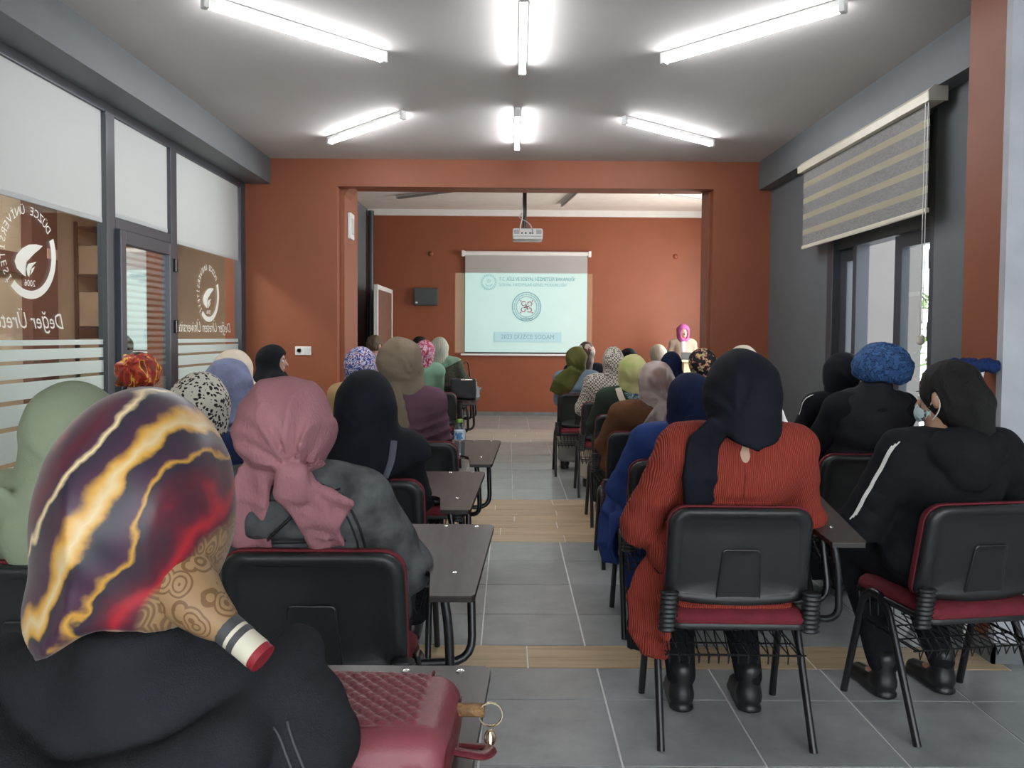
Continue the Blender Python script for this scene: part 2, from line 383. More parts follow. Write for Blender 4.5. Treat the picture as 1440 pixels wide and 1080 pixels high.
# glazed front of the room, behind the camera
wf_ = MB().box(-2.56, -2.4, -2.3, -2.2, 0, H).box(4.25, 4.4, -2.3, -2.2, 0, H).box(-2.4, 4.25, -2.3, -2.2, 0, .3).box(-2.4, 4.25, -2.3, -2.2, 2.85, H)
struct(wf_.build('wall_behind', GREYP))
sw = empty('window_2', (.9, -2.25, 0)); struct(sw)
for i in range(5): MB().box(-3.3+1.65*i-.03, -3.3+1.65*i+.03, -.04, .04, .3, 2.85, .005).build('mullion', FRAME, sw)
for z in (.32, 2.83): MB().box(-3.3, 3.35, -.04, .04, z-.03, z+.03, .005).build('rail', FRAME, sw)
for i in range(4):
    x_ = -3.3+1.65*i; link('glass_pane', pymesh('glass_pane', [(x_, 0, .3), (x_+1.65, 0, .3), (x_+1.65, 0, 2.85), (x_, 0, 2.85)], [(0, 1, 2, 3)]), GLASS, sw)

# corridor seen through the partition
TAN = mat('tan_corridor_wall', (.42, .33, .24), .7, .08, 2)
BROWN = mat('brown_pilaster_paint', (.11, .05, .04), .6, .08, 2)
CARD = mat('cardboard', (.30, .22, .15), .8, .12, 6)
struct(MB().box(-4.75, -4.6, -2.2, 11, 0, 3.1).build('wall_corridor', TAN))
struct(MB().box(-4.6, -2.62, -2.3, -2.2, 0, 3.1).build('wall_corridor_start', TAN))
struct(MB().box(-4.6, -2.75, 9.0, 9.15, 0, 3.1).build('wall_corridor_end', TAN))
struct(MB().box(-4.75, XL-.06, -2.2, 9.1, -.12, -.003).build('floor', TAN))
struct(MB().box(-4.75, XL-.05, -2.2, 9.1, 3.07, 3.2).build('ceiling', CREAMC))
struct(MB().box(-4.6, -4.5, 7.42, 7.84, 0, 3.07).build('trim_6', BROWN))
struct(MB().box(-4.6, -4.55, 4.5, 7.42, 1.93, 2.12).build('trim_7', BROWN))
shf = empty('storage_rack', (-4.2, 8.55, 0)); tag(shf, 'metal storage rack with cardboard boxes behind the left glass partition', 'rack')
for z in (.35, .9, 1.45, 2.0, 2.5): MB().box(-.38, .38, -.26, .26, z-.02, z).build('shelf', BLACKM, shf)
for sx in (-.37, .37):
    for sy in (-.25, .25): MB().box(sx-.015, sx+.015, sy-.015, sy+.015, 0, 2.55).build('upright', BLACKM, shf)
k = 0
wordz = ['lowest', 'second lowest', 'middle', 'upper', 'topmost']
for zi, z in enumerate((.35, .9, 1.45, 2.0)):
    for j, (xa, xb) in enumerate(((-.36, -.02), (.02, .36))):
        hh = .3+.12*((k*7) % 3)/2; k += 1
        bx = MB().box(-4.2+xa, -4.2+xb, 8.33, 8.78, z+.001, z+hh, .006).build('cardboard_box', CARD)
        tag(bx, f"{'left' if j == 0 else 'right'} cardboard box on the {wordz[zi]} shelf of the rack behind the glass", 'box', 'boxes on the corridor rack')
        MB().box(-4.2+(xa+xb)/2-.025, -4.2+(xa+xb)/2+.025, 8.328, 8.782, z+hh-.001, z+hh+.002).build('packing_tape', mat('packing_tape', (.55, .42, .25), .3, .05), bx)
pq = MB().box(-4.5, -4.49, 7.66, 7.83, 2.10, 2.20, .004).build('wall_plaque', mat('pink_plaque', (.55, .3, .27), .5, .1))
tag(pq, 'small pinkish wall plaque on the brown pilaster behind the glass', 'sign')

# ------------------------------------------------------------------ right door, frame, zebra blind
dr = empty('door_2', (XR+.09, 5.45, 0)); struct(dr)
X0 = 0.
def dpart(nm, mb, m, sm=False): return mb.xf(lambda x, y, z: (x, y-5.45, z)).build(nm, m, dr, sm)
dpart('door_jamb', MB().box(-.09, .06, D1-.10, D1, 0, DT, .005), FRAME)
dpart('door_jamb', MB().box(-.09, .06, D0, D0+.05, 0, DT, .005), FRAME)
dpart('transom', MB().box(-.06, .06, D0+.05, D1-.1, 2.06, 2.15, .005), FRAME)
dpart('transom_panel', MB().box(-.012, .012, D0+.05, D1-.1, 2.14, DT-.05), FRAME)
dpart('top_rail', MB().box(-.06, .06, D0+.05, D1-.1, DT-.06, DT, .005), FRAME)
dpart('post', MB().box(-.05, .05, 5.79, 5.85, 0, 2.07, .005), FRAME)
def leaf(nm, hy, ang, wd, hinge_sign):
    lf = empty(nm, (0, hy-5.45, 0), ang); lf.parent = dr
    a, b = (0, wd*hinge_sign); y0, y1 = min(a, b), max(a, b)
    MB().box(-.03, .03, y0, y0+.085, .02, 2.055, .005).box(-.03, .03, y1-.085, y1, .02, 2.055, .005).box(-.03, .03, y0+.08, y1-.08, 1.97, 2.055, .005).box(-.03, .03, y0+.08, y1-.08, .02, .25, .005).build('leaf_frame', FRAME, lf)
    MB().box(-.003, .003, y0+.08, y1-.08, .24, 1.98).build('glass_pane', GLASS, lf)
    return lf
leaf('door_leaf', 6.12, math.radians(9), .26, -1)
lf = leaf('door_leaf', 4.72, math.radians(2), .50, 1)
for z in (1.86, 1.42, .3): MB().box(-.075, -.03, -.02, .03, z-.06, z+.06, .006).build('hinge', BLACKM, lf)
# vestibule and outdoors beyond that door
VEST = mat('vestibule_plaster', (.15, .142, .135), .8, .05, 2)
struct(MB().box(2.72, 4.0, 7.58, 7.72, 0, 3.66).build('wall_vestibule', VEST))
struct(MB().box(XR+.2, 9, 3.58, 7.6, -.12, -.01).build('floor', mat('outdoor_paving', (.35, .34, .32), .8, .1)))
hedge = MB()
for i in range(900):
    cx, cy, cz = rnd.uniform(5.0, 7.6), rnd.uniform(9.3, 10.4), rnd.uniform(.2, 2.0); s_ = rnd.uniform(.05, .11)
    a = Vector((rnd.uniform(-1, 1), rnd.uniform(-1, 1), rnd.uniform(-.3, 1))).normalized(); b = a.cross(Vector((.3, .2, 1))).normalized(); c_ = Vector((cx, cy, cz))
    hedge.add([c_-a*s_, c_+b*s_*.4, c_+a*s_, c_-b*s_*.4], [(0, 1, 2, 3)])
hb = hedge.build('hedge', mat('hedge_leaves', (.16, .30, .08), .6, .4, 3)); tag(hb, 'green leafy hedge outdoors seen through the right door glass', 'hedge', None, 'stuff')
aw_ = MB().prism([(5.0, 1.3), (8.0, 2.4), (8.0, 2.5), (5.0, 1.4)], 9.0, 9.2, 'y').build('awning', mat('red_canvas', (.45, .10, .06), .7, .1)); tag(aw_, 'red sloping awning outdoors behind the right door glass', 'awning')

ZB = mat('blind_grey_weave', (.23, .225, .222), .8, .22, 120, .2, 200, stretch=(1, .25, 1))
ZL = film('blind_sheer_band', (.66, .62, .48), .5)
RAIL = mat('cream_blind_rail', (.66, .62, .50), .4, .05)
bd = empty('zebra_blind', (2.40, 5.45, 2.75)); tag(bd, 'grey and cream striped roller blind half lowered over the right door', 'blind')
by0, by1 = -1.0, 1.0
hr = MB().prism([(-.045, -.03), (.055, -.03), (.055, .05), (-.02, .05), (-.05, .02)], by0, by1, 'y').xf(lambda x, y, z: (x, y, z)).build('headrail', RAIL, bd)
MB().prism([(-.05, -.034), (.058, -.034), (.058, .054), (-.022, .054), (-.054, .022)], by0-.012, by0, 'y').build('end_cap', mat('end_cap', (.45, .42, .36), .4), bd)
z = -.03
for i in range(9):
    h_ = .083 if i % 2 == 0 else .044
    MB().box(-.006, -.004, by0+.06, by1-.03, z-h_, z).build('blind_band', ZB if i % 2 == 0 else ZL, bd); z -= h_
MB().box(-.015, .008, by0+.06, by1-.03, z-.028, z, .005).build('bottom_rail', RAIL, bd)
for yo in (.0, .03):
    MB().tube([(-.03, by0+.03+yo, -.03), (-.03, by0+.032+yo, -1.36)], .0028, 6).build('pull_cord', WHITE, bd)
MB().lathe([(.008, -.03), (.02, -.02), (.02, .02), (.008, .03)], 10, (-.03, by0+.045, -1.38)).build('cord_weight', RAIL, bd, 40)

# ------------------------------------------------------------------ ceiling lights
TUBEM = emit('led_tube', (.97, .98, 1.0), TUBE)
LW = mat('light_body', (.75, .75, .74), .4, .02)
def batten(a, b, label, lit=True, z=H, grp='ceiling battens'):
    a, b = Vector((a[0], a[1], 0)), Vector((b[0], b[1], 0)); c_ = (a+b)/2; d_ = b-a; ln = d_.length
    o = empty('ceiling_light', (c_.x, c_.y, z), math.atan2(d_.y, d_.x)); tag(o, label, 'ceiling light', grp)
    MB().box(-ln/2, ln/2, -.022, .022, -.03, -.0005, .004).build('light_body', LW, o)
    MB().tube([(-ln/2+.03, 0, -.045), (ln/2-.03, 0, -.045)], .019, 12).build('light_tube', TUBEM if lit else mat('unlit_tube', (.35, .34, .33), .4), o, 40)
    for s_ in (-1, 1): MB().box(s_*(ln/2-.016)-.016, s_*(ln/2-.016)+.016, -.024, .024, -.066, -.002, .006).build('end_cap', LW, o)
batten((-1.545, 3.98), (-.753, 4.762), 'lit tube light on the ceiling at front left, slanting to the middle')
batten((.062, 3.86), (.072, 4.97), 'lit tube light on the front ceiling, in line with the aisle')
batten((1.673, 3.965), (.905, 4.746), 'lit tube light on the ceiling at front right, slanting to the middle')
batten((-1.552, 6.776), (-.804, 5.969), 'lit tube light on the rear left ceiling near the arch')
batten((.059, 6.951), (.053, 5.85), 'lit tube light on the rear ceiling in line with the aisle, before the projector')
batten((1.728, 6.742), (.867, 6.056), 'lit tube light on the rear right ceiling near the arch')
for a, b, s_ in (((-1.75, 12.2), (-.6, 11.4), 'left'), ((.85, 12.8), (1.0, 11.5), 'middle'), ((2.2, 11.6), (3.2, 12.3), 'right')):
    batten(a, b, f'unlit tube light on the far room ceiling, the {s_} one', False, 3.545, 'unlit battens of the far room')

# ------------------------------------------------------------------ back wall furniture
scr = empty('projection_screen', (.29, YB-.055, 2.80)); tag(scr, 'white pull-down projection screen on the far orange wall showing a slide', 'screen')
SCR = mat('screen_cloth', (.41, .40, .395), .75, .02, 3)
MB().tube([(-1.07, 0, .0), (1.07, 0, .0)], .04, 16).build('screen_case', WHITE, scr, 40)
for s_ in (-1, 1): MB().box(s_*1.085-.025, s_*1.085+.025, -.045, .03, -.055, .045, .008).build('end_cap', WHITE, scr)
n_ = 24; vs = []; fs = []
for j in range(13):
    for i in range(n_+1):
        u = -1.05+2.1*i/n_; vs.append((u, -.004+.004*math.sin(u*9)*j/12, -.02-1.68*j/12))
fs = [(j*(n_+1)+i, j*(n_+1)+i+1, (j+1)*(n_+1)+i+1, (j+1)*(n_+1)+i) for j in range(12) for i in range(n_)]
link('screen_cloth', pymesh('screen_cloth', vs, fs), SCR, scr, True)
MB().box(-1.05, 1.05, -.008, .008, -1.715, -1.695).build('bottom_hem', BLACKM, scr)
MB().box(-1.12, 1.12, -.016, .012, -1.755, -1.72, .006).build('bottom_bar', WHITE, scr)
INK = mat('painted_slide_blue_grey', (.14, .18, .22), .7, 0)  # projected slide image painted as coloured flat meshes, not cast by the beam
SLIDE_PALE = mat('painted_slide_pale', (.22, .27, .30), .7, 0)
SLIDE_BOX = mat('painted_slide_box', (.31, .335, .37), .7, 0)
SLIDE_RED = mat('painted_slide_red', (.30, .075, .10), .7, 0)
def on_screen(vs, cx, cz, y=-.0135): return [(cx-.29+a, y, cz-2.80+b) for a, b in vs]
def slide(nm, parts, m, y=-.0135):
    g = MB()
    for vs, fs, cx, cz in parts: g.add(on_screen(vs, cx, cz, y), [tuple(f) for f in fs])
    return g.build(nm, m, scr)
def tx(body, size, w=None, al='CENTER'):
    vs, fs = text_mesh(body, size, 0, al); vs = [(a, b) for a, b, c_ in vs]
    if w:
        x_0, x_1 = min(v[0] for v in vs), max(v[0] for v in vs); k = w/(x_1-x_0); vs = [(a*k, b) for a, b in vs]
    return vs, fs
def dots(n, R, r):
    g_v, g_f = [], []
    for i in range(n):
        a = 2*PI*i/n; k = len(g_v); g_v += [(R*math.cos(a)+r*math.cos(t*PI/3), R*math.sin(a)+r*math.sin(t*PI/3)) for t in range(6)]; g_f.append(tuple(range(k, k+6)))
    return g_v, g_f
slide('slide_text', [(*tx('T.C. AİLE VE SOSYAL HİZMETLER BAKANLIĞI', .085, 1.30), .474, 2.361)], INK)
slide('slide_text', [(*tx('SOSYAL YARDIMLAR GENEL MÜDÜRLÜĞÜ', .075, 1.16), .407, 2.262)], SLIDE_PALE)
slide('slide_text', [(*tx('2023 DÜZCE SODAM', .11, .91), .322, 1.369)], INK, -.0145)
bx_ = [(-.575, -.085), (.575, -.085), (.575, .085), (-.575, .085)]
slide('slide_text_box', [(bx_, [(0, 1, 2, 3)], .328, 1.369)], SLIDE_BOX, -.0135)
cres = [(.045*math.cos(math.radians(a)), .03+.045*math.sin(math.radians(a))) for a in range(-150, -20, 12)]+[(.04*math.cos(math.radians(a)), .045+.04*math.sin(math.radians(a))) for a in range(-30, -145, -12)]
slide('slide_crest', [(*arc_poly(0, 0, .128, .134, 0, 360, 40), -.352, 2.306), (*dots(20, .112, .011), -.352, 2.306), (*arc_poly(0, .03, .026, .036, -200, 20, 16), -.352, 2.306), (*arc_poly(0, -.0, .055, .066, 200, 340, 16), -.352, 2.300), (*tx('★', .05), -.352, 2.345)], SLIDE_PALE)
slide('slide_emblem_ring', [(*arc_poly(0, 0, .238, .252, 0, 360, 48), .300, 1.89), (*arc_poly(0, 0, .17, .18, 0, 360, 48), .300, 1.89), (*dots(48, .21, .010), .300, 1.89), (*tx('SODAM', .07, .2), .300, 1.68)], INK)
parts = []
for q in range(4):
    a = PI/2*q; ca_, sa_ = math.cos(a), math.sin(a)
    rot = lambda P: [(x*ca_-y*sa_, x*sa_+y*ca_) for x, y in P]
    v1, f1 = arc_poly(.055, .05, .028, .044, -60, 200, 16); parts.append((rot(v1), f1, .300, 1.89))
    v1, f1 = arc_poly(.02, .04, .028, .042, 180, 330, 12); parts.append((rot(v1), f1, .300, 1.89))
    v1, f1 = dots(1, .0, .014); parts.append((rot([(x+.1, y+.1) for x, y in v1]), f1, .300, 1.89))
slide('slide_emblem_figure', parts, SLIDE_RED)

# electric cabinet, hooks, open door of the far room
ec = empty('electric_cabinet', (-1.435, YB, 2.05)); tag(ec, 'dark grey metal electric cabinet on the far orange wall', 'cabinet')
DG = mat('dark_grey_metal', (.055, .065, .072), .5, .05)
MB().box(-.205, .205, -.10, -.001, -.15, .15, .008).build('cabinet_body', DG, ec)
MB().box(-.19, .19, -.112, -.10, -.135, .135, .006).build('cabinet_door', DG, ec)
MB().box(-.17, -.135, -.1135, -.112, -.115, -.09).build('cabinet_label', WHITE, ec)
for x, z, s_ in ((-1.355, 2.79, 'left'), (2.865, 2.775, 'right')):
    o = MB().lathe([(.035, 0), (.045, .01), (.03, .03), (.012, .035)], 14).xf(lambda a, b, c_: (x+a, YB-c_, z+b)).build('wall_boss', ORANGE, None, 40); tag(o, f'small painted-over boss high on the orange wall {s_} of the screen', 'wall boss', 'painted bosses on the far wall')
d3 = empty('door_3', (-2.03, 13.46, 0), math.radians(-.5)); struct(d3)
MB().box(-.022, .022, -1.42, 0, .02, 2.13, .003).build('door_panel', mat('brown_laminate_door', (.20, .11, .085), .45, .1), d3)
g = MB()
for ya, yb, za, zb in ((-1.46, -1.39, .01, 2.16), (-.06, .02, .01, 2.16), (-1.40, 0, 2.09, 2.16)): g.box(-.03, .03, ya, yb, za, zb, .004)
g.build('door_edging', WHITE, d3)
MB().tube(bend([(.02, -1.28, 1.0), (.07, -1.28, 1.0), (.07, -1.16, 1.0)], .02), .01, 8).build('door_handle', CHROME, d3, 40)

# socket plate and alarm box on the arch wall
so = empty('wall_socket', (-1.995, YA, 1.222)); tag(so, 'white double plate with socket and switch on the orange wall beside the arch', 'socket')
MB().box(-.078, .078, -.012, -.0005, -.042, .042, .005).build('face_plate', WHITE, so)
MB().lathe([(.026, 0), (.026, .004), (.021, .004), (.019, -.004)], 20).xf(lambda a, b, c_: (a-.038, -.012-c_, b)).build('socket_well', mat('socket_grey', (.5, .5, .5), .5), so, 40)
for dx in (-.009, .009): MB().tube([(-.038+dx, -.0075, 0), (-.038+dx, -.0095, 0)], .003, 8).build('socket_hole', BLACKM, so)
MB().box(.012, .066, -.016, -.012, -.028, .028, .003).build('rocker', mat('rocker_grey', (.68, .68, .68), .4), so)
al = empty('alarm_box', (-1.62, 7.95, 2.47)); tag(al, 'small white siren box high on the inner side of the arch', 'alarm')
MB().box(.0005, .035, -.09, .09, -.13, .13, .008).build('alarm_body', WHITE, al)
MB().box(.035, .042, -.05, .05, -.08, .08, .004).build('alarm_grille', mat('alarm_grey', (.55, .55, .55), .5), al)

# projector hanging below the lintel, with its light
pj = empty('projector', (.185, 8.22, 2.44)); tag(pj, 'white projector hanging from a black ceiling pole in the arch', 'projector')
PJ = mat('projector_white', (.66, .66, .64), .4, .03)
MB().box(-.155, .155, -.12, .12, -.066, .05, .02).build('projector_body', PJ, pj, 40)
MB().box(-.15, .15, -.124, -.118, -.035, -.028).build('seam', mat('projector_grey', (.35, .35, .35), .5), pj)
for dx in (-.115, .115): MB().box(dx-.028, dx+.028, -.124, -.119, -.01, .035, .002).build('vent_grille', mat('projector_grey', (.35, .35, .35), .5), pj)
for i, dx in enumerate((-.06, -.02, .025, .05)): MB().box(dx-.009, dx+.009, -.123, -.119, -.008, .008).build('port', BLACKM, pj)
MB().tube([(.03, .119, .0), (.03, .145, .0)], .035, 16).build('lens', BLACKM, pj, 40)
MB().tube([(-.03, 0, .05), (-.03, 0, 1.09)], .022, 12).box(-.11, .05, -.05, .05, .05, .062).box(-.09, .03, -.06, .06, 1.095, 1.104).build('ceiling_pole', BLACKM, pj, 40)
for pts in ([(-.07, -.121, .0), (-.08, -.16, .05), (-.06, -.1, .14), (-.05, -.03, .2), (-.055, -.02, .38)], [(.05, -.121, .0), (.04, -.17, .06), (.0, -.12, .11), (-.06, -.06, .15), (-.09, -.04, .17), (-.06, -.02, .22)]):
    MB().tube(bend(pts, .05), .006, 6).build('cable', WHITE if pts[0][0] < 0 else mat('cable_grey', (.5, .5, .5), .5), pj, 60)
ld = bpy.data.lights.new('projector_beam', 'SPOT'); ld.energy = 560; ld.spot_size = math.radians(60); ld.spot_blend = 0; ld.shadow_soft_size = .012; ld.color = (.50, 1.0, .94)
lo = bpy.data.objects.new('projector_beam', ld); COL.objects.link(lo); LX, LY, LZ = .215, 8.375, 2.44; lo.location = (LX, LY, LZ); lo.rotation_euler = (PI/2, 0, 0)
ld.use_nodes = True; nt = ld.node_tree; em = nt.nodes['Emission']
tc = N(nt, 'ShaderNodeTexCoord'); sp = N(nt, 'ShaderNodeSeparateXYZ'); L(nt, tc.outputs['Normal'], sp.inputs[0])
ab = N(nt, 'ShaderNodeMath', operation='ABSOLUTE'); L(nt, sp.outputs['Z'], ab.inputs[0])
DY = YB-LY; win = []
for ax, a, b in (('X', -.935-LX, 1.435-LX), ('Y', 1.09-LZ, 2.465-LZ)):
    dv = N(nt, 'ShaderNodeMath', operation='DIVIDE'); L(nt, sp.outputs[ax], dv.inputs[0]); L(nt, ab.outputs[0], dv.inputs[1])
    g1 = N(nt, 'ShaderNodeMath', operation='GREATER_THAN'); g1.inputs[1].default_value = a/DY; L(nt, dv.outputs[0], g1.inputs[0])
    g2 = N(nt, 'ShaderNodeMath', operation='LESS_THAN'); g2.inputs[1].default_value = b/DY; L(nt, dv.outputs[0], g2.inputs[0])
    win += [g1, g2]
prev = win[0]
for n in win[1:]:
    mu = N(nt, 'ShaderNodeMath', operation='MULTIPLY'); L(nt, prev.outputs[0], mu.inputs[0]); L(nt, n.outputs[0], mu.inputs[1]); prev = mu
L(nt, prev.outputs[0], em.inputs['Strength'])

# lectern with laptop and flower stand
lc = empty('lectern', (2.93, 12.25, 0)); tag(lc, 'pale wooden lectern in front of the speaker at the far right', 'lectern')
BIRCH = wood('pale_birch', (.66, .52, .33), (.78, .64, .43), .5, 'X')
MB().box(-.26, .26, -.2, .16, .0, .06, .006).build('base', BIRCH, lc)
MB().box(-.22, .22, -.16, -.13, .06, 1.0, .004).build('front_panel', BIRCH, lc)
for s_ in (-1, 1): MB().box(s_*.22-.012, s_*.22+.012, -.13, .13, .06, 1.0, .003).build('side_panel', BIRCH, lc)
MB().box(-.27, .27, -.22, .2, 1.0, 1.035, .006).build('top', BIRCH, lc)
lt = empty('laptop', (2.83, 12.17, 1.035)); tag(lt, 'dark laptop open on the lectern, lid towards the audience', 'laptop')
MB().box(-.16, .16, -.05, .17, .001, .018, .004).build('keyboard_base', DG, lt)
MB().box(-.16, .16, -.06, -.048, .015, .115, .003).build('lid', DG, lt)

# ------------------------------------------------------------------ conference chairs with writing tablet
SHELL = mat('black_chair_plastic', (.016, .018, .019), .36, .1, 8, .12, 420)
MAROON = mat('maroon_chair_cloth', (.145, .010, .019), .85, .15, 30, .2, 300)
WENGE = wood('wenge_laminate', (.040, .029, .026), (.072, .054, .048), .33, 'Y', .5, 14)
EDGE = mat('dark_tablet_edging', (.018, .012, .011), .4)
def rrect(wt, wb, h, r, belly=0., n=7):
    """outline in (x, z): top width wt, bottom width wb, rounded corners, bellied lower edge"""
    pts = []
    for cx, cz, a0 in ((wt/2-r, h-r, 0), (-wt/2+r, h-r, 90), (-wb/2+r*.6, r*.6, 180), (wb/2-r*.6, r*.6, 270)):
        rr = r if cz > h/2 else r*.6
        for i in range(n+1):
            a = math.radians(a0+90*i/n); pts.append((cx+rr*math.cos(a), cz+rr*math.sin(a)))
        if a0 == 180 and belly:
            for i in range(1, 8): 
                t = i/8; pts.append((-wb/2+r*.6+(wb-1.2*r)*t, -belly*math.sin(PI*t)))
    return pts
def ringsolid(out, rings, cz, post):
    """rings: (inset, offset) from front to back, outline shrunk towards its centre line"""
    n = len(out); vs = []; fs = []
    for ins, off in rings:
        for x, z in out:
            dx, dz = x, z-cz; ln = math.hypot(dx, dz) or 1; k = max(0., 1-ins/ln)
            k2 = max(.0, 1-ins/max(abs(dx), abs(dz), ins+1e-6)) if ins > .08 else k
            vs.append(post(dx*k2, off, cz+dz*k2))
    for i in range(len(rings)-1):
        for j in range(n): fs.append((i*n+j, i*n+(j+1) % n, (i+1)*n+(j+1) % n, (i+1)*n+j))
    fs += [tuple(range(n))[::-1], tuple(range((len(rings)-1)*n, len(rings)*n))]
    return vs, fs
def back_post(x, y, z): return (x, -.165+y+.38*x*x-.20*(z-.0), z+.49)
def chair_parts():
    R = {}
    out = rrect(.47, .475, .328, .062, .022)
    R['backrest_cushion'] = (MB().add(*ringsolid([(x*1.012, z*1.012+.001) for x, z in out], [(.03, .045), (.012, .04), (0, .02), (0, .002), (.006, .0)], .165, back_post)), MAROON)
    R['backrest_shell'] = (MB().add(*ringsolid(out, [(.004, .006), (0, .0), (.0, -.014), (.006, -.024), (.018, -.029), (.034, -.028), (.046, -.022), (.052, -.019), (.1, -.019)], .165, back_post)), SHELL)
    lum = [(x*1., z) for x, z in rrect(.125, .15, .195, .014)]
    R['lumbar_plate'] = (MB().add(*ringsolid([(x, z-.005) for x, z in lum], [(.0, -.018), (0, -.024), (.004, -.026), (.008, -.0235), (.03, -.0235)], .115, back_post)), SHELL)
    so_ = rrect(.46, .45, .45, .075)
    so_ = [(x, z-.225) for x, z in so_]
    def seat_post(x, y, z): return (x, z, .462-y*1.-.10*max(0, z-.12)-(.35*x*x*.25))
    R['seat_cushion'] = (MB().add(*ringsolid(so_, [(.06, -.018), (.02, -.012), (.004, .002), (0, .018), (.006, .03)], 0, seat_post)), MAROON)
    R['seat_base'] = (MB().add(*ringsolid(so_, [(.0, .026), (-.004, .034), (.0, .044), (.04, .052)], 0, seat_post)), SHELL)
    for s_ in (-1, 1):
        rear = bend([(s_*.252, -.215, 0), (s_*.244, -.035, .405), (s_*.240, .02, .437), (s_*.238, .045, .437)], .05)
        front = bend([(s_*.252, .215, 0), (s_*.244, .115, .405), (s_*.240, .07, .437), (s_*.238, .045, .437)], .05)
        R[f'leg{s_}r'] = (MB().tube(rear, .015, 10, .0130, up=(0, 1, 0)), BLACKM)
        R[f'leg{s_}f'] = (MB().tube(front, .015, 10, .0130, up=(0, 1, 0)), BLACKM)
        g = MB(); n = 9; prof = []
        for i in range(n):
            z_ = .405+.128*i/(n-1); prof += [(z_-.005, .0), (z_, .006), (z_+.003, .006), (z_+.007, .0)]
        rings = [(s_*(.235-.02*(z_-.405)), -.205-.13*(z_-.44)+.02*0, z_, q) for z_, q in prof]
        vs = [(cx+(.026+q)*math.cos(2*PI*j/12), cy+(.020+q*.8)*math.sin(2*PI*j/12), z_) for cx, cy, z_, q in rings for j in range(12)]
        fs = [(i*12+j, i*12+(j+1) % 12, (i+1)*12+(j+1) % 12, (i+1)*12+j) for i in range(len(rings)-1) for j in range(12)]+[tuple(range(12))[::-1], tuple(range((len(rings)-1)*12, len(rings)*12))]
        R[f'bel{s_}'] = (MB().add(vs, fs), SHELL)
    cr = MB()
    for y in (-.03, .10): cr.tube([(-.24, y, .425), (.24, y, .425)], .011, 8)
    for s_ in (-1, 1): cr.tube([(s_*.236, .06, .43), (s_*.236, -.17, .435), (s_*.234, -.205, .45)], .011, 8)
    R['under_frame'] = (cr, BLACKM)
    bk = MB()
    for i in range(14):
        x = -.215+.43*i/13
        bk.tube([(x, .17, .415), (x, .16, .31), (x, -.16, .305), (x-.008, -.178, .283), (x-.016, -.205, .325), (x-.016, -.10, .41)], .0026, 5)
    for y, z_ in ((.165, .36), (.06, .307), (-.06, .306), (-.16, .303), (-.203, .322)): bk.tube([(-.235, y, z_), (.225, y, z_)], .003, 5)
    for y in (.17, -.10): bk.tube([(-.235, y, .413), (.225, y, .413)], .0035, 5)
    for s_ in (-1, 1): bk.tube([(s_*.226, .17, .413), (s_*.226, .16, .31), (s_*.226, -.16, .305)], .003, 5)
    R['wire_basket'] = (bk, BLACKM)
    pl = bend([(.415, -.05, 0), (.457, .34, 0)], .0)
    poly = [(.300, -.21), (.408, -.21), (.416, -.20), (.455, .32), (.445, .335), (.125, .335), (.11, .32), (.105, .035), (.115, .02), (.265, -.035), (.285, -.055), (.288, -.075)]
    def tp(x, y, z): return (x, y, z+.686+(y+.21)*.10)
    R['tablet_top'] = (MB().prism(poly, 0, .004).xf(lambda x, y, z: tp(x, y, z+.013)), WENGE)
    R['tablet_edge'] = (MB().prism(poly, 0, .013).xf(tp), EDGE)
    R['tub1'] = (MB().tube(bend([(.33, -.14, .688), (.345, -.15, .60), (.352, -.15, .42), (.245, -.10, .42)], .06), .0125, 10), BLACKM)
    R['tub2'] = (MB().tube(bend([(.37, .20, .722), (.39, .12, .66), (.40, .06, .42), (.245, .04, .42)], .07), .0125, 10), BLACKM)
    for i, (x, y) in enumerate(((.355, -.06), (.30, .315), (.40, .315))):
        R[f'scr{i}'] = (MB().lathe([(.0075, 0), (.0075, .0015), (.004, .0028)], 12).xf(lambda a, b, c_: tp(a+x, b+y, c_+.017)), CHROME)
    return R
CH = {}
def disp(k):
    if k.startswith('leg'): return 'leg'
    return {'bel': 'joint_bellows', 'tub': 'tablet_support', 'scr': 'screw'}.get(k[:3], k)
for k, (mb, m) in chair_parts().items():
    me = mb.mesh(disp(k)); me.materials.append(m)
    me.polygons.foreach_set('use_smooth', [True]*len(me.polygons)); me.set_sharp_from_angle(angle=math.radians(50 if k[:3] != 'bel' else 80)); CH[k] = me
def chair(x, y, rot, label, skip=()):
    o = empty('conference_chair', (x, y, 0), math.radians(rot)); tag(o, label, 'chair', 'tablet-arm conference chairs')
    for k, me in CH.items():
        if k in skip: continue
        c_ = bpy.data.objects.new(disp(k), me); COL.objects.link(c_); c_.parent = o
        if k[:3] == 'scr': c_['label'] = 'chrome screw head'
    return o
# ------------------------------------------------------------------ distance-field modelling of bodies and cloth
F32 = np.float32
def V3(*a): return np.array(a, F32)
def nrm(p): return np.sqrt(np.einsum('ij,ij->i', p, p))
def cap(p, a, b, ra, rb=None, sc=None):
    rb = ra if rb is None else rb
    a = np.asarray(a, F32); b = np.asarray(b, F32)
    if sc is not None: s = np.asarray(sc, F32); p = p/s; a = a/s; b = b/s
    ba = b-a; pa = p-a
    h = np.clip(pa@ba/max(float(ba@ba), 1e-9), 0, 1)
    d = nrm(pa-h[:, None]*ba)-(ra+(rb-ra)*h)
    return d*float(min(sc)) if sc is not None else d
def ell(p, c, r):
    q = p-np.asarray(c, F32); r = np.asarray(r, F32)
    k0 = nrm(q/r); k1 = nrm(q/(r*r)); return k0*(k0-1)/np.maximum(k1, 1e-6)
def smin(a, b, k):
    h = np.clip(.5+.5*(b-a)/k, 0, 1); return b+(a-b)*h-k*h*(1-h)
def smax(a, b, k): return -smin(-a, -b, k)
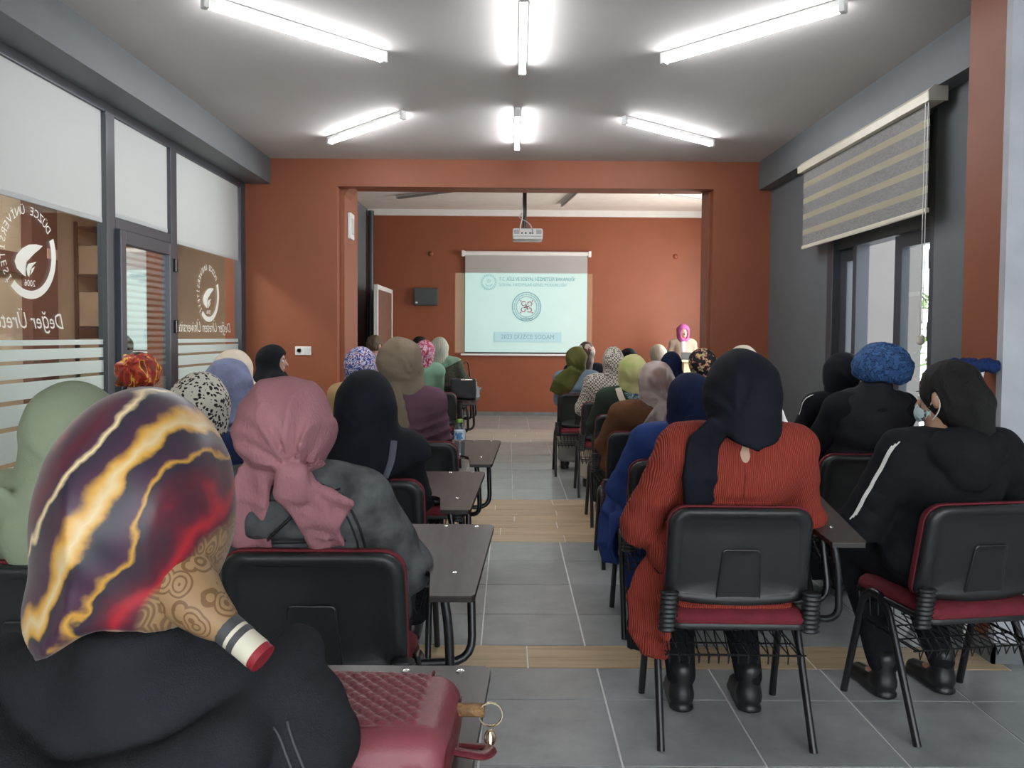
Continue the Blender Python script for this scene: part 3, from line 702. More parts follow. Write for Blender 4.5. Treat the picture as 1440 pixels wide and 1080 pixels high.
def U(ds, k):
    d = ds[0]
    for e in ds[1:]: d = smin(d, e, k)
    return d
def ribbon(p, pts, ws, t, nrm_dir=(0, -1, 0), amp=0., freq=40., k=.01):
    """cloth strip along a polyline; ws half widths; ripples across the width"""
    out = None; nd = np.asarray(nrm_dir, F32)
    P = [np.asarray(q, F32) for q in pts]
    for i in range(len(P)-1):
        a, b = P[i], P[i+1]; ba = b-a; ln = float(np.sqrt(ba@ba)); d_ = ba/ln
        lat = np.cross(d_, nd); lat /= np.sqrt(lat@lat)+1e-9; n_ = np.cross(lat, d_)
        pa = p-a; h = np.clip(pa@d_/ln, 0, 1); v = pa-(h*ln)[:, None]*d_
        wd = ws[i]+(ws[i+1]-ws[i])*h; s = v@lat; nn = v@n_; tt = v@d_
        if amp: nn = nn+amp*np.sin(s*freq+i+2*h)
        d = np.sqrt(np.maximum(np.abs(s)-wd, 0)**2+nn*nn+tt*tt)-t
        out = d if out is None else smin(out, d, k)
    return out
def wob(p, f, s=0.):
    return np.sin(p[:, 0]*f+1.3*np.sin(p[:, 2]*f*.7+s)+s)*np.sin(p[:, 2]*f*.8+1.7*np.sin(p[:, 1]*f*.6+s*2))
def rdg(x):
    return 1-2*np.abs(np.sin(x*.5))**.75
def surf(fn, lo, hi, res, smooth=1):
    lo = np.asarray(lo, float); hi = np.asarray(hi, float); B = 4
    nb = np.ceil((hi-lo)/(res*B)).astype(int); n = nb*B
    ax = [lo[i]+res*(np.arange(nb[i])*B+(B-1)/2) for i in range(3)]
    cg = np.stack(np.meshgrid(*ax, indexing='ij'), -1).reshape(-1, 3).astype(F32)
    cd = fn(cg); act = np.abs(cd) < res*B*1.25+.012
    D = np.repeat(np.repeat(np.repeat(cd.reshape(nb), B, 0), B, 1), B, 2).astype(F32)
    ab = np.argwhere(act.reshape(nb)); off = np.stack(np.meshgrid(*[np.arange(B)]*3, indexing='ij'), -1).reshape(-1, 3)
    ix = (ab[:, None, :]*B+off[None]).reshape(-1, 3)
    D[ix[:, 0], ix[:, 1], ix[:, 2]] = fn((lo+ix*res).astype(F32))
    for s_ in ((0,), (-1,)):
        D[s_] = np.maximum(D[s_], res*.3); D[:, s_[0]] = np.maximum(D[:, s_[0]], res*.3); D[:, :, s_[0]] = np.maximum(D[:, :, s_[0]], res*.3)
    I = D < 0
    cnt = sum(I[a:n[0]-1+a, b:n[1]-1+b, c:n[2]-1+c].astype(np.int8) for a in (0, 1) for b in (0, 1) for c in (0, 1))
    cells = np.argwhere((cnt > 0) & (cnt < 8)); m = len(cells)
    cor = {}
    for a in (0, 1):
        for b in (0, 1):
            for c in (0, 1): cor[a, b, c] = D[cells[:, 0]+a, cells[:, 1]+b, cells[:, 2]+c]
    acc = np.zeros((m, 3)); num = np.zeros(m)
    for axis in range(3):
        for u in (0, 1):
            for v in (0, 1):
                k0 = [u, v]; k0.insert(axis, 0); k1 = [u, v]; k1.insert(axis, 1)
                d0, d1 = cor[tuple(k0)], cor[tuple(k1)]; mk = (d0 < 0) != (d1 < 0)
                t = np.where(mk, d0/np.where(mk, d0-d1, 1), 0); pos = np.array(k0, float)[None].repeat(m, 0); pos[:, axis] = t
                acc[mk] += pos[mk]; num += mk
    V = lo+res*(cells+acc/np.maximum(num, 1)[:, None])
    idx = -np.ones(tuple(n-1), np.int64); idx[cells[:, 0], cells[:, 1], cells[:, 2]] = np.arange(m)
    quads = []
    for axis in range(3):
        o1, o2 = [(1, 2), (2, 0), (0, 1)][axis]
        sl0 = [slice(1, n[i]-1) for i in range(3)]; sl1 = list(sl0); sl0[axis] = slice(0, n[axis]-1); sl1[axis] = slice(1, n[axis])
        A, C_ = I[tuple(sl0)], I[tuple(sl1)]; e = np.argwhere(A != C_); inside = A[e[:, 0], e[:, 1], e[:, 2]]
        base = e+1; base[:, axis] -= 1
        def g(d1, d2):
            q = base.copy(); q[:, o1] -= d1; q[:, o2] -= d2; return idx[q[:, 0], q[:, 1], q[:, 2]]
        Q = np.stack([g(1, 1), g(0, 1), g(0, 0), g(1, 0)], 1)
        Q[~inside] = Q[~inside][:, ::-1]; quads.append(Q)
    Q = np.concatenate(quads); Q = Q[(Q >= 0).all(1)]
    for _ in range(smooth):
        e0 = np.concatenate([Q[:, i] for i in range(4)]); e1 = np.concatenate([Q[:, (i+1) % 4] for i in range(4)])
        sm = np.zeros_like(V); ct = np.bincount(e0, minlength=m)+np.bincount(e1, minlength=m)
        for k in range(3): sm[:, k] = np.bincount(e0, V[e1, k], m)+np.bincount(e1, V[e0, k], m)
        V = V*.55+.45*sm/np.maximum(ct, 1)[:, None]
    return V, Q
def hit(fn, o, d, tmax=1.2):
    """first surface point of a field along a ray"""
    o = np.asarray(o, F32); d = np.asarray(d, float); d = (d/np.linalg.norm(d)).astype(F32); t = 0.
    for _ in range(90):
        v = float(fn((o+d*t)[None])[0])
        if v < .0006 or t > tmax: break
        t += v*.7
    return o+d*t
def sdf_obj(name, fn, lo, hi, res, m, parent, smooth=1):
    V, Q = surf(fn, lo, hi, res, smooth); o = link(name, fromnp(name, V, Q), m, parent); return o

SKIN = mat('skin', (.50, .29, .20), .5, .06, 20, .05, 300)
LIPS = mat('lips', (.36, .12, .11), .45, .05)
BROW = mat('eyebrow', (.03, .02, .015), .7, .1)
EYEW = mat('eye_white', (.75, .73, .70), .3, .02)
EYED = mat('eye_iris', (.02, .012, .008), .2, .02)
eye_me = MB().sphere((0, 0, 0), .0125, 12, 10).mesh('eye'); eye_me.materials.append(EYEW); eye_me.materials.append(EYED)
for pl in eye_me.polygons:
    if pl.center.y > .0092: pl.material_index = 1
    pl.use_smooth = True
def Rz(a): c_, s_ = math.cos(a), math.sin(a); return np.array([[c_, -s_, 0], [s_, c_, 0], [0, 0, 1]], F32)
def Rx(a): c_, s_ = math.cos(a), math.sin(a); return np.array([[1, 0, 0], [0, c_, -s_], [0, s_, c_]], F32)

class Sk: pass
def skeleton(dx=0., dy=-.04, up=0., yaw=0., pitch=-6., wf=1., stand=0., arms=None, feet=.30, drop=0.):
    s = Sk(); zb = stand; s.wf = wf; s.stand = stand; s.up = up
    s.head = V3(dx, dy, 1.165+up+zb); s.R = Rz(math.radians(yaw))@Rx(math.radians(pitch))
    s.neck = V3(dx*.85, dy*.9-.02, 1.05+up+zb-drop*.7)
    sx = .150+.04*(wf-1)/.4 if wf > 1 else .15
    s.sh = [V3(q*sx+dx*.7, dy*.8-.01, .972+up+zb-drop) for q in (-1, 1)]
    s.chest = V3(dx*.6, dy*.6, .90+up*.8+zb-drop*.7); s.belly = V3(dx*.3, dy*.3+.02, .72+up*.4+zb); s.hip = V3(0, -.02, .575+zb)
    ex = .192+.10*(wf-1)
    a = dict(eL=(-ex, .0, .745), eR=(ex, .0, .745), wL=(-.125, .2, .625), wR=(.125, .2, .625)); a.update(arms or {})
    s.el = [V3(*a['eL'])+V3(0, 0, up*.6+zb), V3(*a['eR'])+V3(0, 0, up*.6+zb)]
    s.wr = [V3(*a['wL'])+V3(0, 0, zb), V3(*a['wR'])+V3(0, 0, zb)]
    if stand:
        s.kn = [V3(q*.095, .01, .46) for q in (-1, 1)]; s.an = [V3(q*.10, -.01, .09) for q in (-1, 1)]; s.hj = [V3(q*.095, 0, .80) for q in (-1, 1)]
    else:
        s.hj = [V3(q*.095, .0, .555) for q in (-1, 1)]; s.kn = [V3(q*.115, .37, .515) for q in (-1, 1)]; s.an = [V3(q*.125, feet, .095) for q in (-1, 1)]
    return s
def headf(s, p, big=0.):
    q = (p-s.head)@s.R
    d = U([ell(q, (0, -.012, .02), (.074, .095, .098)), ell(q, (0, .03, -.045), (.056, .062, .075)), ell(q, (0, .062, -.098), (.022, .02, .018))], .025)
    d = smin(d, cap(q, (0, .09, .008), (0, .110, -.026), .008, .013), .012)
    for e in (-1, 1):
        d = smax(d, -ell(q, (e*.031, .103, .008), (.018, .018, .012)), .010)
        d = smin(d, ell(q, (e*.077, -.008, -.005), (.011, .022, .032)), .008)
        d = smin(d, cap(q, (e*.014, .096, .026), (e*.048, .082, .028), .005), .010)
    d = smin(d, ell(q, (0, .090, -.060), (.023, .010, .006)), .006); d = smin(d, ell(q, (0, .088, -.070), (.019, .010, .006)), .006)
    return d
def handf(p, w, el, side, fwd=None):
    w = np.asarray(w, float); h = np.array([-.25*side, .9, -.30]) if fwd is None else np.asarray(fwd, float); h /= np.linalg.norm(h)
    n = np.array([0, -.3, -.95]); l = np.cross(h, n); l /= np.linalg.norm(l); n = np.cross(l, h)
    n = n if n[2] < 0 else -n
    d = U([cap(p, w+h*.02+l*q, w+h*.078+l*q*1.25, .014, .012) for q in (-.022, -.008, .008, .022)]+[cap(p, w-h*.02, w+h*.03, .024, .018)], .012)
    inn = l*(-side if l[0] > 0 else side)
    for q, ln in ((-.030, .062), (-.0105, .076), (.0105, .072), (.030, .055)):
        a = w+h*.085+l*q; b = a+(h*.9+n*.15)*ln*.5+l*q*.12; c_ = b+(h*.75+n*.55)*ln*.5+l*q*.08
        d = smin(d, np.minimum(cap(p, a, b, .0088, .0082), cap(p, b, c_, .0082, .0068)), .005)
    a = w+h*.025+inn*.02; b = a+h*.035+inn*.032; c_ = b+h*.034+inn*.008+n*.008
    return smin(d, np.minimum(cap(p, a, b, .013, .0098), cap(p, b, c_, .0098, .0075)), .008)
def bodyf(s):
    def fn(p):
        d = headf(s, p)
        d = smin(d, cap(p, s.head+s.R@V3(0, -.02, -.06), s.neck, .047, .052), .03)
        t = U([ell(p, s.chest, (.13, .085, .15)), ell(p, s.belly, (.12, .085, .16)), ell(p, s.hip, (.145, .11, .11)), cap(p, s.sh[0], s.sh[1], .045, sc=(1, .8, 1)), cap(p, s.neck-V3(0, 0, .02), s.chest, .06, .08)], .05)
        d = smin(d, t, .03)
        for i, e in enumerate((-1, 1)):
            d = smin(d, U([cap(p, s.sh[i], s.el[i], .040, .034), cap(p, s.el[i], s.wr[i], .034, .024)], .02), .03)
            d = smin(d, U([cap(p, s.hj[i], s.kn[i], .066, .046), cap(p, s.kn[i], s.an[i], .046, .030)], .03), .03)
            d = smin(d, U([cap(p, s.an[i]-V3(0, 0, .02), s.an[i]+V3(0, .11, -.058), .030, .026), cap(p, s.an[i]+V3(0, -.012, -.058), s.an[i]+V3(0, .135, -.068), .026, .018)], .02), .02)
            d = smin(d, handf(p, s.wr[i], s.el[i], e), .010)
        return d
    return fn
body_cache = {}
def body(s, key, res):
    key = key+(res,)
    if key in body_cache: return body_cache[key]
    lo = (min(-.42, s.head[0]-.15), min(-.22, s.head[1]-.14), -.005); hi = (max(.42, s.head[0]+.15), .62, s.head[2]+.16)
    V, Q = surf(bodyf(s), lo, hi, res, 1); me = fromnp('person', V, Q)
    for m in (SKIN, LIPS, BROW): me.materials.append(m)
    fc = (V[Q].mean(1).astype(F32)-s.head)@s.R
    mi = np.zeros(len(Q), np.int32)
    mi[(np.abs(fc[:, 0]) < .023) & (np.abs(fc[:, 2]+.065) < .010) & (fc[:, 1] > .085)] = 1
    mi[(np.abs(np.abs(fc[:, 0])-.031) < .019) & (np.abs(fc[:, 2]-.028) < .0045) & (fc[:, 1] > .07)] = 2
    me.polygons.foreach_set('material_index', mi); body_cache[key] = me; return me

def topf(s, fat=0., sleeve=.0, loose=.0, wr=None, collar=0., hood=False, hem=.50, short=False, spill=False):
    """jacket / sweater: torso and sleeves, open at neck and wrists"""
    wf = s.wf; f2 = 1+(wf-1)*.7
    def fn(p):
        t = U([ell(p, s.chest, (.152*wf+loose, .115*f2+loose, .165)), ell(p, s.belly, (.148*wf+loose, .125*f2+loose, .18)),
               ell(p, s.hip+V3(0, 0, .03), (.195*wf, .155*f2, .13)), cap(p, s.sh[0], s.sh[1], .062+.01*wf, sc=(1, .85, 1)),
               cap(p, s.sh[0]*.6+s.neck*.4+V3(0, 0, .0), s.sh[1]*.6+s.neck*.4, .06)], .06)
        t = smin(t, cap(p, s.neck+V3(0, 0, -.07), s.neck+V3(0, -.005, -.01+collar), .078, .062+.01*(collar > 0)), .035)
        if spill: t = smin(t, cap(p, (-.15, -.155, .505), (.15, -.155, .505), .052), .03)
        if not short:
            for i in (0, 1):
                a = s.sh[i]; b = s.el[i]; c_ = s.wr[i]
                ra = (.060+sleeve)*(1+(wf-1)*.75)
                arm = U([cap(p, a, b, ra, ra*.86), cap(p, b, c_, ra*.86, .036+sleeve*.6)], .03)
                t = smin(t, arm, .028)
        # stop the cloth at the neck and hem
        t = smax(t, (p[:, 2]-(float(s.neck[2])+.012+collar)), .012) if True else t
        if hem > 0: t = smax(t, (hem+s.stand-p[:, 2]), .02)
        # pull folds at elbows, waist and under the shoulder blades
        t = t+.0035*wob(p, 17., wf*9)+.0022*rdg(p[:, 2]*70+p[:, 0]*38+4*np.sin(p[:, 1]*22+wf*7))*np.clip(np.abs(p[:, 0])*6-.6, 0, 1)+.0025*np.sin(p[:, 2]*75+6*np.sin(p[:, 0]*7+wf*5)+3*p[:, 1])*np.clip(1-np.abs(p[:, 2]-float(s.belly[2]))/.2, 0, 1)
        if wr is not None: t = t+wr(p)
        if not s.stand:
            ax_ = np.abs(p[:, 0]); yf = -.118-.2*(p[:, 2]-.49)+.38*np.minimum(ax_, .24)**2-3*np.maximum(ax_-.245, 0)-2*np.maximum(p[:, 2]-.835, 0)
            yf = yf-.09*np.clip((.51-p[:, 2])/.03, 0, 1)
            t = smax(t, yf-p[:, 1], .02)
        if hood == 'roll':
            n_ = s.neck; w_ = wf*.15
            h_ = U([cap(p, n_+V3(-w_*1.1, .06, -.045), n_+V3(-w_*.9, -.07, -.075), .045, .042), cap(p, n_+V3(-w_*.9, -.07, -.075), n_+V3(-.03, -.135, -.125), .042, .040), cap(p, n_+V3(-.03, -.135, -.125), n_+V3(w_*.75, -.085, -.075), .040, .036), cap(p, n_+V3(w_*.75, -.085, -.075), n_+V3(w_*.95, .06, -.02), .036, .034)], .03)
            t = smin(t, h_+.002*np.sin(p[:, 0]*45+p[:, 2]*60), .012)
        elif hood:
            c_ = s.neck+V3(0, -.075, -.055)
            h_ = ell(p, c_, (.15, .075, .085)); h_ = smax(h_, -ell(p, c_+V3(0, .05, .06), (.085, .06, .085)), .02)
            h_ = smin(h_, ell(p, c_+V3(0, -.02, -.075), (.085, .045, .07)), .05)
            t = smin(t, h_+.003*np.sin(p[:, 0]*38+p[:, 2]*20), .012)
        return t
    return fn
def skirtf(s, wf, long_=True, trousers=False):
    def fn(p):
        d = ell(p, s.hip, (.19*wf, .15, .125))
        for i in (0, 1):
            r1 = .088*(1+(wf-1)*.6)
            leg = cap(p, s.hj[i], s.kn[i], r1+.008, r1*.82)
            low = cap(p, s.kn[i], s.an[i]+V3(0, 0, .03), r1*.80, .052 if trousers else .075)
            d = smin(d, smin(leg, low, .03), .02 if trousers else .07)
        if not trousers: d = smin(d, cap(p, (s.kn[0]+s.kn[1])/2, (s.an[0]+s.an[1])/2+V3(0, 0, .04), .10, .12), .06)
        d = smax(d, .075-p[:, 2], .01)
        return d+.003*np.sin(p[:, 0]*60+4*np.sin(p[:, 1]*12))*np.clip(1.2-p[:, 2]*1.6, .2, 1)
    return fn
def shoef(s, i):
    a = s.an[i]
    def fn(p):
        d = U([cap(p, a+V3(0, -.012, .05), a+V3(0, -.005, -.03), .041, .042), cap(p, a+V3(0, -.01, -.05), a+V3(0, .15, -.062), .042, .034, sc=(1, 1, .9))], .03)
        d = smax(d, .012-p[:, 2], .004)
        sole = smax(U([cap(p, V3(a[0], a[1]-.012, .014), V3(a[0], a[1]+.15, .014), .046, .040)], .01), np.abs(p[:, 2]-.013)-.012, .003)
        return np.minimum(d, sole)
    return fn
def scarff(s, hw=.112, hd=None, hh=None, knot=(0, -.112, -.105), amp=.006, n=11, bun=.03, tails=(), cape=None, open_face=True, cone=None, turban=False, fr=(.065, .085, .088), neckr=.075, tw=0., cut=None, cutv=0., cutx=0., fold=None):
    hd = hd or hw*1.12; hh = hh or hw*1.16
    hc = s.head
    def fn(p):
        q = (p-hc)@s.R
        d = ell(q, (0, -.012, .012), (hw, hd, hh))
        if bun: d = smin(d, ell(q, (0, -.055, .0), (hw*.86, hw*.86, hw*.9)), bun)
        if not turban:
            d = smin(d, cap(q, (0, .02, -.05), (0, .03, -.085), hw*.72, hw*.60), .05)
            d = smin(d, cap(p, hc+s.R@V3(0, -.01, -.06), s.neck+V3(0, 0, -.005), neckr, neckr+.012), .04)
        else: d = smax(d, -.062+.12*(q[:, 1])-q[:, 2], .02)
        k = np.asarray(knot, F32); v = q-k; rr = nrm(v)
        ph = np.arctan2(v[:, 0], v[:, 2]+.25*v[:, 1]+1e-6)
        env = np.clip(1.2-rr/(hw*2.5), .14, 1)*np.clip(rr/.035, 0, 1)
        amp_ = amp*1.45
        d = d-amp_*env*rdg(ph*n+1.2*np.sin(rr*19)+2.5*np.sin(ph*1.7)+tw*rr)+amp_*.35*env*np.sin(ph*n*2.3+rr*30)
        if turban:
            d = d-amp*.9*np.sin((q[:, 2]*.8+q[:, 1]*.5+.25*q[:, 0])*85)*np.clip(.9-np.abs(q[:, 2]+.02)/.10, 0, 1)
        if cone:
            for a, b, ra, rb in cone: d = smin(d, cap(p, np.asarray(a)+hc, np.asarray(b)+hc, ra, rb), .045)
        if cut is not None: d = smax(d, float(hc[2])+cut+cutv*np.abs(p[:, 0]-float(hc[0])-cutx)-p[:, 2]+.012*np.sin(p[:, 0]*23+1)+.008*np.sin(p[:, 0]*51), .012)
        if fold: d = d+fold(q)
        if cape:
            hem, out = cape
            t = topf(s, hem=0, short=True)(p)-out
            t = smin(t, U([cap(p, s.sh[i], s.el[i], (.064+out)*(1+(s.wf-1)*.75), .06+out) for i in (0, 1)], .03), .04)
            t = smin(t, cap(p, hc+V3(0, -.03, -.08), s.neck+V3(0, -.03, -.10), hw*.85, .15), .06)
            ang = np.arctan2(p[:, 0]-hc[0], -(p[:, 1]-hc[1])+.0)
            t = t+.006*np.sin(ang*9+2*np.sin(p[:, 2]*9))*np.clip((float(hc[2])-p[:, 2])/.3, 0, 1)
            hz = hem(p, ang) if callable(hem) else float(hem)
            t = smax(t, hz-p[:, 2], .012)
            d = smin(d, t, .04)
        if open_face:
            d = smax(d, -smin(ell(q, (0, .115, -.012), fr), ell(q, (0, .16, -.02), fr), .02), .012)
        for tl in tails: d = smin(d, ribbon(p-hc, **tl), .016)
        return d
    return fn
def hairf(s, kind):
    hc = s.head
    def fn(p):
        q = (p-hc)@s.R
        d = ell(q, (0, -.016, .022), (.088, .106, .108))
        if kind == 'bob':
            d = U([d, ell(q, (0, -.05, -.03), (.088, .075, .10)), cap(q, (0.02, -.07, -.03), (0.01, -.085, -.155), .075, .05), ell(q, (.0, -.02, .075), (.07, .08, .045))], .03)
        elif kind == 'long':
            d = U([d, cap(q, (0, -.06, -.02), (0, -.085, -.24), .085, .06, )], .04)
        d = smax(d, -ell(q, (0, .125, -.03), (.068, .085, .10)), .012)
        for e in (-1, 1): d = smax(d, -ell(q, (e*.088, .0, -.012), (.035, .022, .036)), .008)
        if kind == 'short': d = smax(d, -.075-q[:, 2], .012)
        an = np.arctan2(q[:, 0], -q[:, 1]-.02)
        return d+.0035*np.sin(an*9+9*q[:, 2]+3*np.sin(q[:, 2]*25)+2*np.sin(an*4))*.6+.0012*np.sin(an*31+22*q[:, 2]+4*np.sin(an*7))
    return fn
def person(label, hx, hy, top, seat, rot=0., res=.012, wf=1., yaw=0., pitch=-6., scarf=None, scarf_m=None, top_m=None, bottom_m=None, shoe_m=None, trousers=False, hair=None, hair_m=None,
           topkw=None, arms=None, stand=0., feet=.30, drop=0., topname='jacket', scarfname='headscarf', cap_t=.022, extra=None):
    sx, sy = seat; a = math.radians(rot); dxw, dyw = hx-sx, hy-sy
    dx = dxw*math.cos(a)+dyw*math.sin(a); dy = -dxw*math.sin(a)+dyw*math.cos(a)
    hwid = (scarf or {}).get('hh') or (scarf or {}).get('hw', .112)*1.16
    hz = top-(hwid+.012 if not hair else .128)
    up = hz-1.165-stand
    dx = max(-.14, min(.14, dx)); dy = max(-.16, min(.1, dy))
    s = skeleton(dx, dy, up, yaw, pitch, wf, stand, arms, feet, drop)
    key = tuple(round(v, 3) for v in (dx, dy, up, yaw, pitch, wf, stand, feet, drop))+tuple(sorted((k, v) for k, v in (arms or {}).items()))
    o = link('person', body(s, key, max(.0065, min(res, .009)))); o.location = (sx, sy, 0); o.rotation_euler.z = a
    tag(o, label, 'person', 'seated audience' if not stand else None)
    for e in (-1, 1):
        y_ = link('eye', eye_me, None, o); q = s.head+s.R@V3(e*.031, .0765, .007); y_.location = q; y_.rotation_euler = (math.radians(pitch), 0, math.radians(yaw))
    hc = s.head
    W = .34+.2*(wf-1)
    tf = topf(s, **(topkw or {}))
    bx = max(W, abs(float(s.el[0][0]))+.12, abs(float(s.el[1][0]))+.12)
    sdf_obj(topname, tf, (-bx, -.36, .42+stand), (bx, .40, s.neck[2]+.10), max(res, .007), top_m, o)
    sk = skirtf(s, max(1., wf*.95), trousers=trousers)
    sdf_obj('trousers' if trousers else 'skirt', sk, (-.36, -.24, .05), (.36, .56, .80+stand*.8), max(res*1.25, .011), bottom_m, o)
    for i in (0, 1): sdf_obj('shoe', shoef(s, i), (s.an[i][0]-.06, s.an[i][1]-.08, -.002), (s.an[i][0]+.06, s.an[i][1]+.21, .19), .009, shoe_m or SHOE, o)
    if scarf is not None:
        sc = dict(scarf); ext = sc.pop('ext', (.2, .2, .2))
        low = sc.pop('low', .28)
        tl0 = sc.pop('tails', ()); base = scarff(s, **sc); both = lambda p: np.minimum(tf(p), base(p)); tails = []
        for t_ in tl0:
            t_ = dict(t_); pts = []
            for x, z in t_.pop('xz'):
                h_ = hit(both, (hc[0]+x, -.7, hc[2]+z), (0, 1, 0)); pts.append((x, min(h_[1], hc[1]+.02)-hc[1]-t_.get('lift', .008), z))
            t_.pop('lift', 0); t_['pts'] = pts; tails.append(t_)
        sf = scarff(s, tails=tails, **sc)
        sdf_obj(scarfname, sf, (hc[0]-ext[0], hc[1]-ext[1]-.06, hc[2]-low), (hc[0]+ext[0], hc[1]+ext[2], hc[2]+.2), res, scarf_m, o)
    else: sf = None
    if hair: sdf_obj('hair', hairf(s, hair), (hc[0]-.16, hc[1]-.22, hc[2]-.32), (hc[0]+.16, hc[1]+.18, hc[2]+.17), min(res, .008), hair_m, o)
    if extra: extra(o, s, tf, sf)
    return o
SHOE = mat('black_shoe_leather', (.014, .014, .015), .35, .1, 10)
# ------------------------------------------------------------------ cloth patterns
def fab(name, c, rough=.85, var=.10, vs=5., bump=.25, bs=170., **k): return mat(name, c, rough, var, vs, bump, bs, spec=.12, **k)
def pattern(name, stops, scale, kind='noise', rough=.75, dist=.0, stretch=(1, 1, 1), detail=2., interp='CONSTANT'):
    m, nt, b = nodes(name); b.inputs['Roughness'].default_value = rough; b.inputs['Specular IOR Level'].default_value = .3
    tc = N(nt, 'ShaderNodeTexCoord'); mp = N(nt, 'ShaderNodeMapping'); mp.inputs['Scale'].default_value = stretch; L(nt, tc.outputs['Object'], mp.inputs[0]); src = mp.outputs[0]
    if dist:
        nz = N(nt, 'ShaderNodeTexNoise', Scale=scale*.4, Detail=2.); L(nt, src, nz.inputs['Vector'])
        sc = N(nt, 'ShaderNodeVectorMath', operation='SCALE'); sc.inputs['Scale'].default_value = dist; L(nt, nz.outputs['Color'], sc.inputs[0])
        ad = N(nt, 'ShaderNodeVectorMath', operation='ADD'); L(nt, src, ad.inputs[0]); L(nt, sc.outputs[0], ad.inputs[1]); src = ad.outputs[0]
    if kind == 'noise': t = N(nt, 'ShaderNodeTexNoise', Scale=float(scale), Detail=detail); o = t.outputs['Fac']
    elif kind == 'voronoi': t = N(nt, 'ShaderNodeTexVoronoi', Scale=float(scale)); o = t.outputs['Distance']
    elif kind == 'edge': t = N(nt, 'ShaderNodeTexVoronoi', Scale=float(scale), feature='DISTANCE_TO_EDGE'); o = t.outputs['Distance']
    elif kind == 'cell': t = N(nt, 'ShaderNodeTexVoronoi', Scale=float(scale)); o = t.outputs['Color']
    elif kind == 'wave': t = N(nt, 'ShaderNodeTexWave', Scale=float(scale), Distortion=4., Detail=2.); o = t.outputs['Fac']
    elif kind == 'check': t = N(nt, 'ShaderNodeTexChecker', Scale=float(scale)); o = t.outputs['Fac']
    L(nt, src, t.inputs['Vector']); rp = ramp(nt, stops, interp); L(nt, o, rp.inputs[0]); L(nt, rp.outputs[0], b.inputs['Base Color'])
    return m
def marble_silk():
    """burgundy, navy and gold poured-paint silk, its streaks running down to the left, tan paisley low on the right"""
    m, nt, b = nodes('marbled_silk'); b.inputs['Roughness'].default_value = .36; b.inputs['Specular IOR Level'].default_value = .5; b.inputs['Sheen Weight'].default_value = .15
    tc = N(nt, 'ShaderNodeTexCoord'); P = tc.outputs['Object']
    nz = N(nt, 'ShaderNodeTexNoise', Scale=5.5, Detail=3., Roughness=.5); L(nt, P, nz.inputs['Vector'])
    def lin(a, bb, c_, off):
        d = N(nt, 'ShaderNodeVectorMath', operation='DOT_PRODUCT'); d.inputs[1].default_value = (a, bb, c_); L(nt, P, d.inputs[0])
        s_ = N(nt, 'ShaderNodeMath', operation='ADD'); s_.inputs[1].default_value = off; L(nt, d.outputs['Value'], s_.inputs[0]); return s_.outputs[0]
    def mad(x, k, y):
        q = N(nt, 'ShaderNodeMath', operation='MULTIPLY_ADD'); L(nt, x, q.inputs[0]); q.inputs[1].default_value = k
        if isinstance(y, float): q.inputs[2].default_value = y
        else: L(nt, y, q.inputs[2])
        return q.outputs[0]
    # across the streaks; the head centre sits near (0, -.12, 1.16) in the person frame
    s_ = lin(2.55, 0., -1.55, 1.55*1.165+.345)
    s_ = mad(nz.outputs['Fac'], .50, s_); s_ = mad(s_, 1., -.25); n9 = N(nt, 'ShaderNodeTexNoise', Scale=40., Detail=3.); L(nt, P, n9.inputs['Vector']); s_ = mad(n9.outputs['Fac'], .05, s_); s_ = mad(s_, 1., -.025)
    bur, nav, gold, crm, red, pur = (.085, .006, .018), (.014, .012, .024), (.55, .28, .035), (.78, .60, .34), (.36, .008, .018), (.050, .012, .034)
    rp = ramp(nt, [(.0, bur), (.07, red), (.13, pur), (.20, bur), (.26, pur), (.285, crm), (.305, nav), (.385, pur), (.415, gold), (.445, (.60, .46, .25)), (.468, gold), (.485, nav), (.54, pur), (.556, gold), (.566, nav), (.62, bur), (.655, red), (.69, bur), (.76, pur), (.80, nav), (.83, bur), (.845, crm), (.855, nav), (.93, bur), (1., red)])
    L(nt, s_, rp.inputs[0])
    # paisley region
    nw = N(nt, 'ShaderNodeTexNoise', Scale=20., Detail=1.); L(nt, P, nw.inputs['Vector']); nsc = N(nt, 'ShaderNodeVectorMath', operation='SCALE'); nsc.inputs['Scale'].default_value = .03; L(nt, nw.outputs['Color'], nsc.inputs[0]); nad = N(nt, 'ShaderNodeVectorMath', operation='ADD'); L(nt, P, nad.inputs[0]); L(nt, nsc.outputs[0], nad.inputs[1]); mixv = nad.outputs[0]
    wv = N(nt, 'ShaderNodeTexVoronoi', Scale=34.); L(nt, mixv, wv.inputs['Vector'])
    sn = N(nt, 'ShaderNodeMath', operation='MULTIPLY'); sn.inputs[1].default_value = 34.; L(nt, wv.outputs['Distance'], sn.inputs[0])
    si = N(nt, 'ShaderNodeMath', operation='SINE'); L(nt, sn.outputs[0], si.inputs[0])
    rp2 = ramp(nt, [(.25, (.27, .165, .08)), (.6, (.15, .08, .035))]); 
    mr = N(nt, 'ShaderNodeMapRange'); mr.inputs['From Min'].default_value = -1.; L(nt, si.outputs[0], mr.inputs[0]); L(nt, mr.outputs[0], rp2.inputs[0])
    msk = lin(1., 0., -.62, .62*1.09-.100); nz2 = N(nt, 'ShaderNodeTexNoise', Scale=9., Detail=2.); L(nt, P, nz2.inputs['Vector'])
    msk = mad(nz2.outputs['Fac'], .08, msk)
    gt = N(nt, 'ShaderNodeMapRange'); gt.inputs['From Min'].default_value = .040; gt.inputs['From Max'].default_value = .052; L(nt, msk, gt.inputs[0])
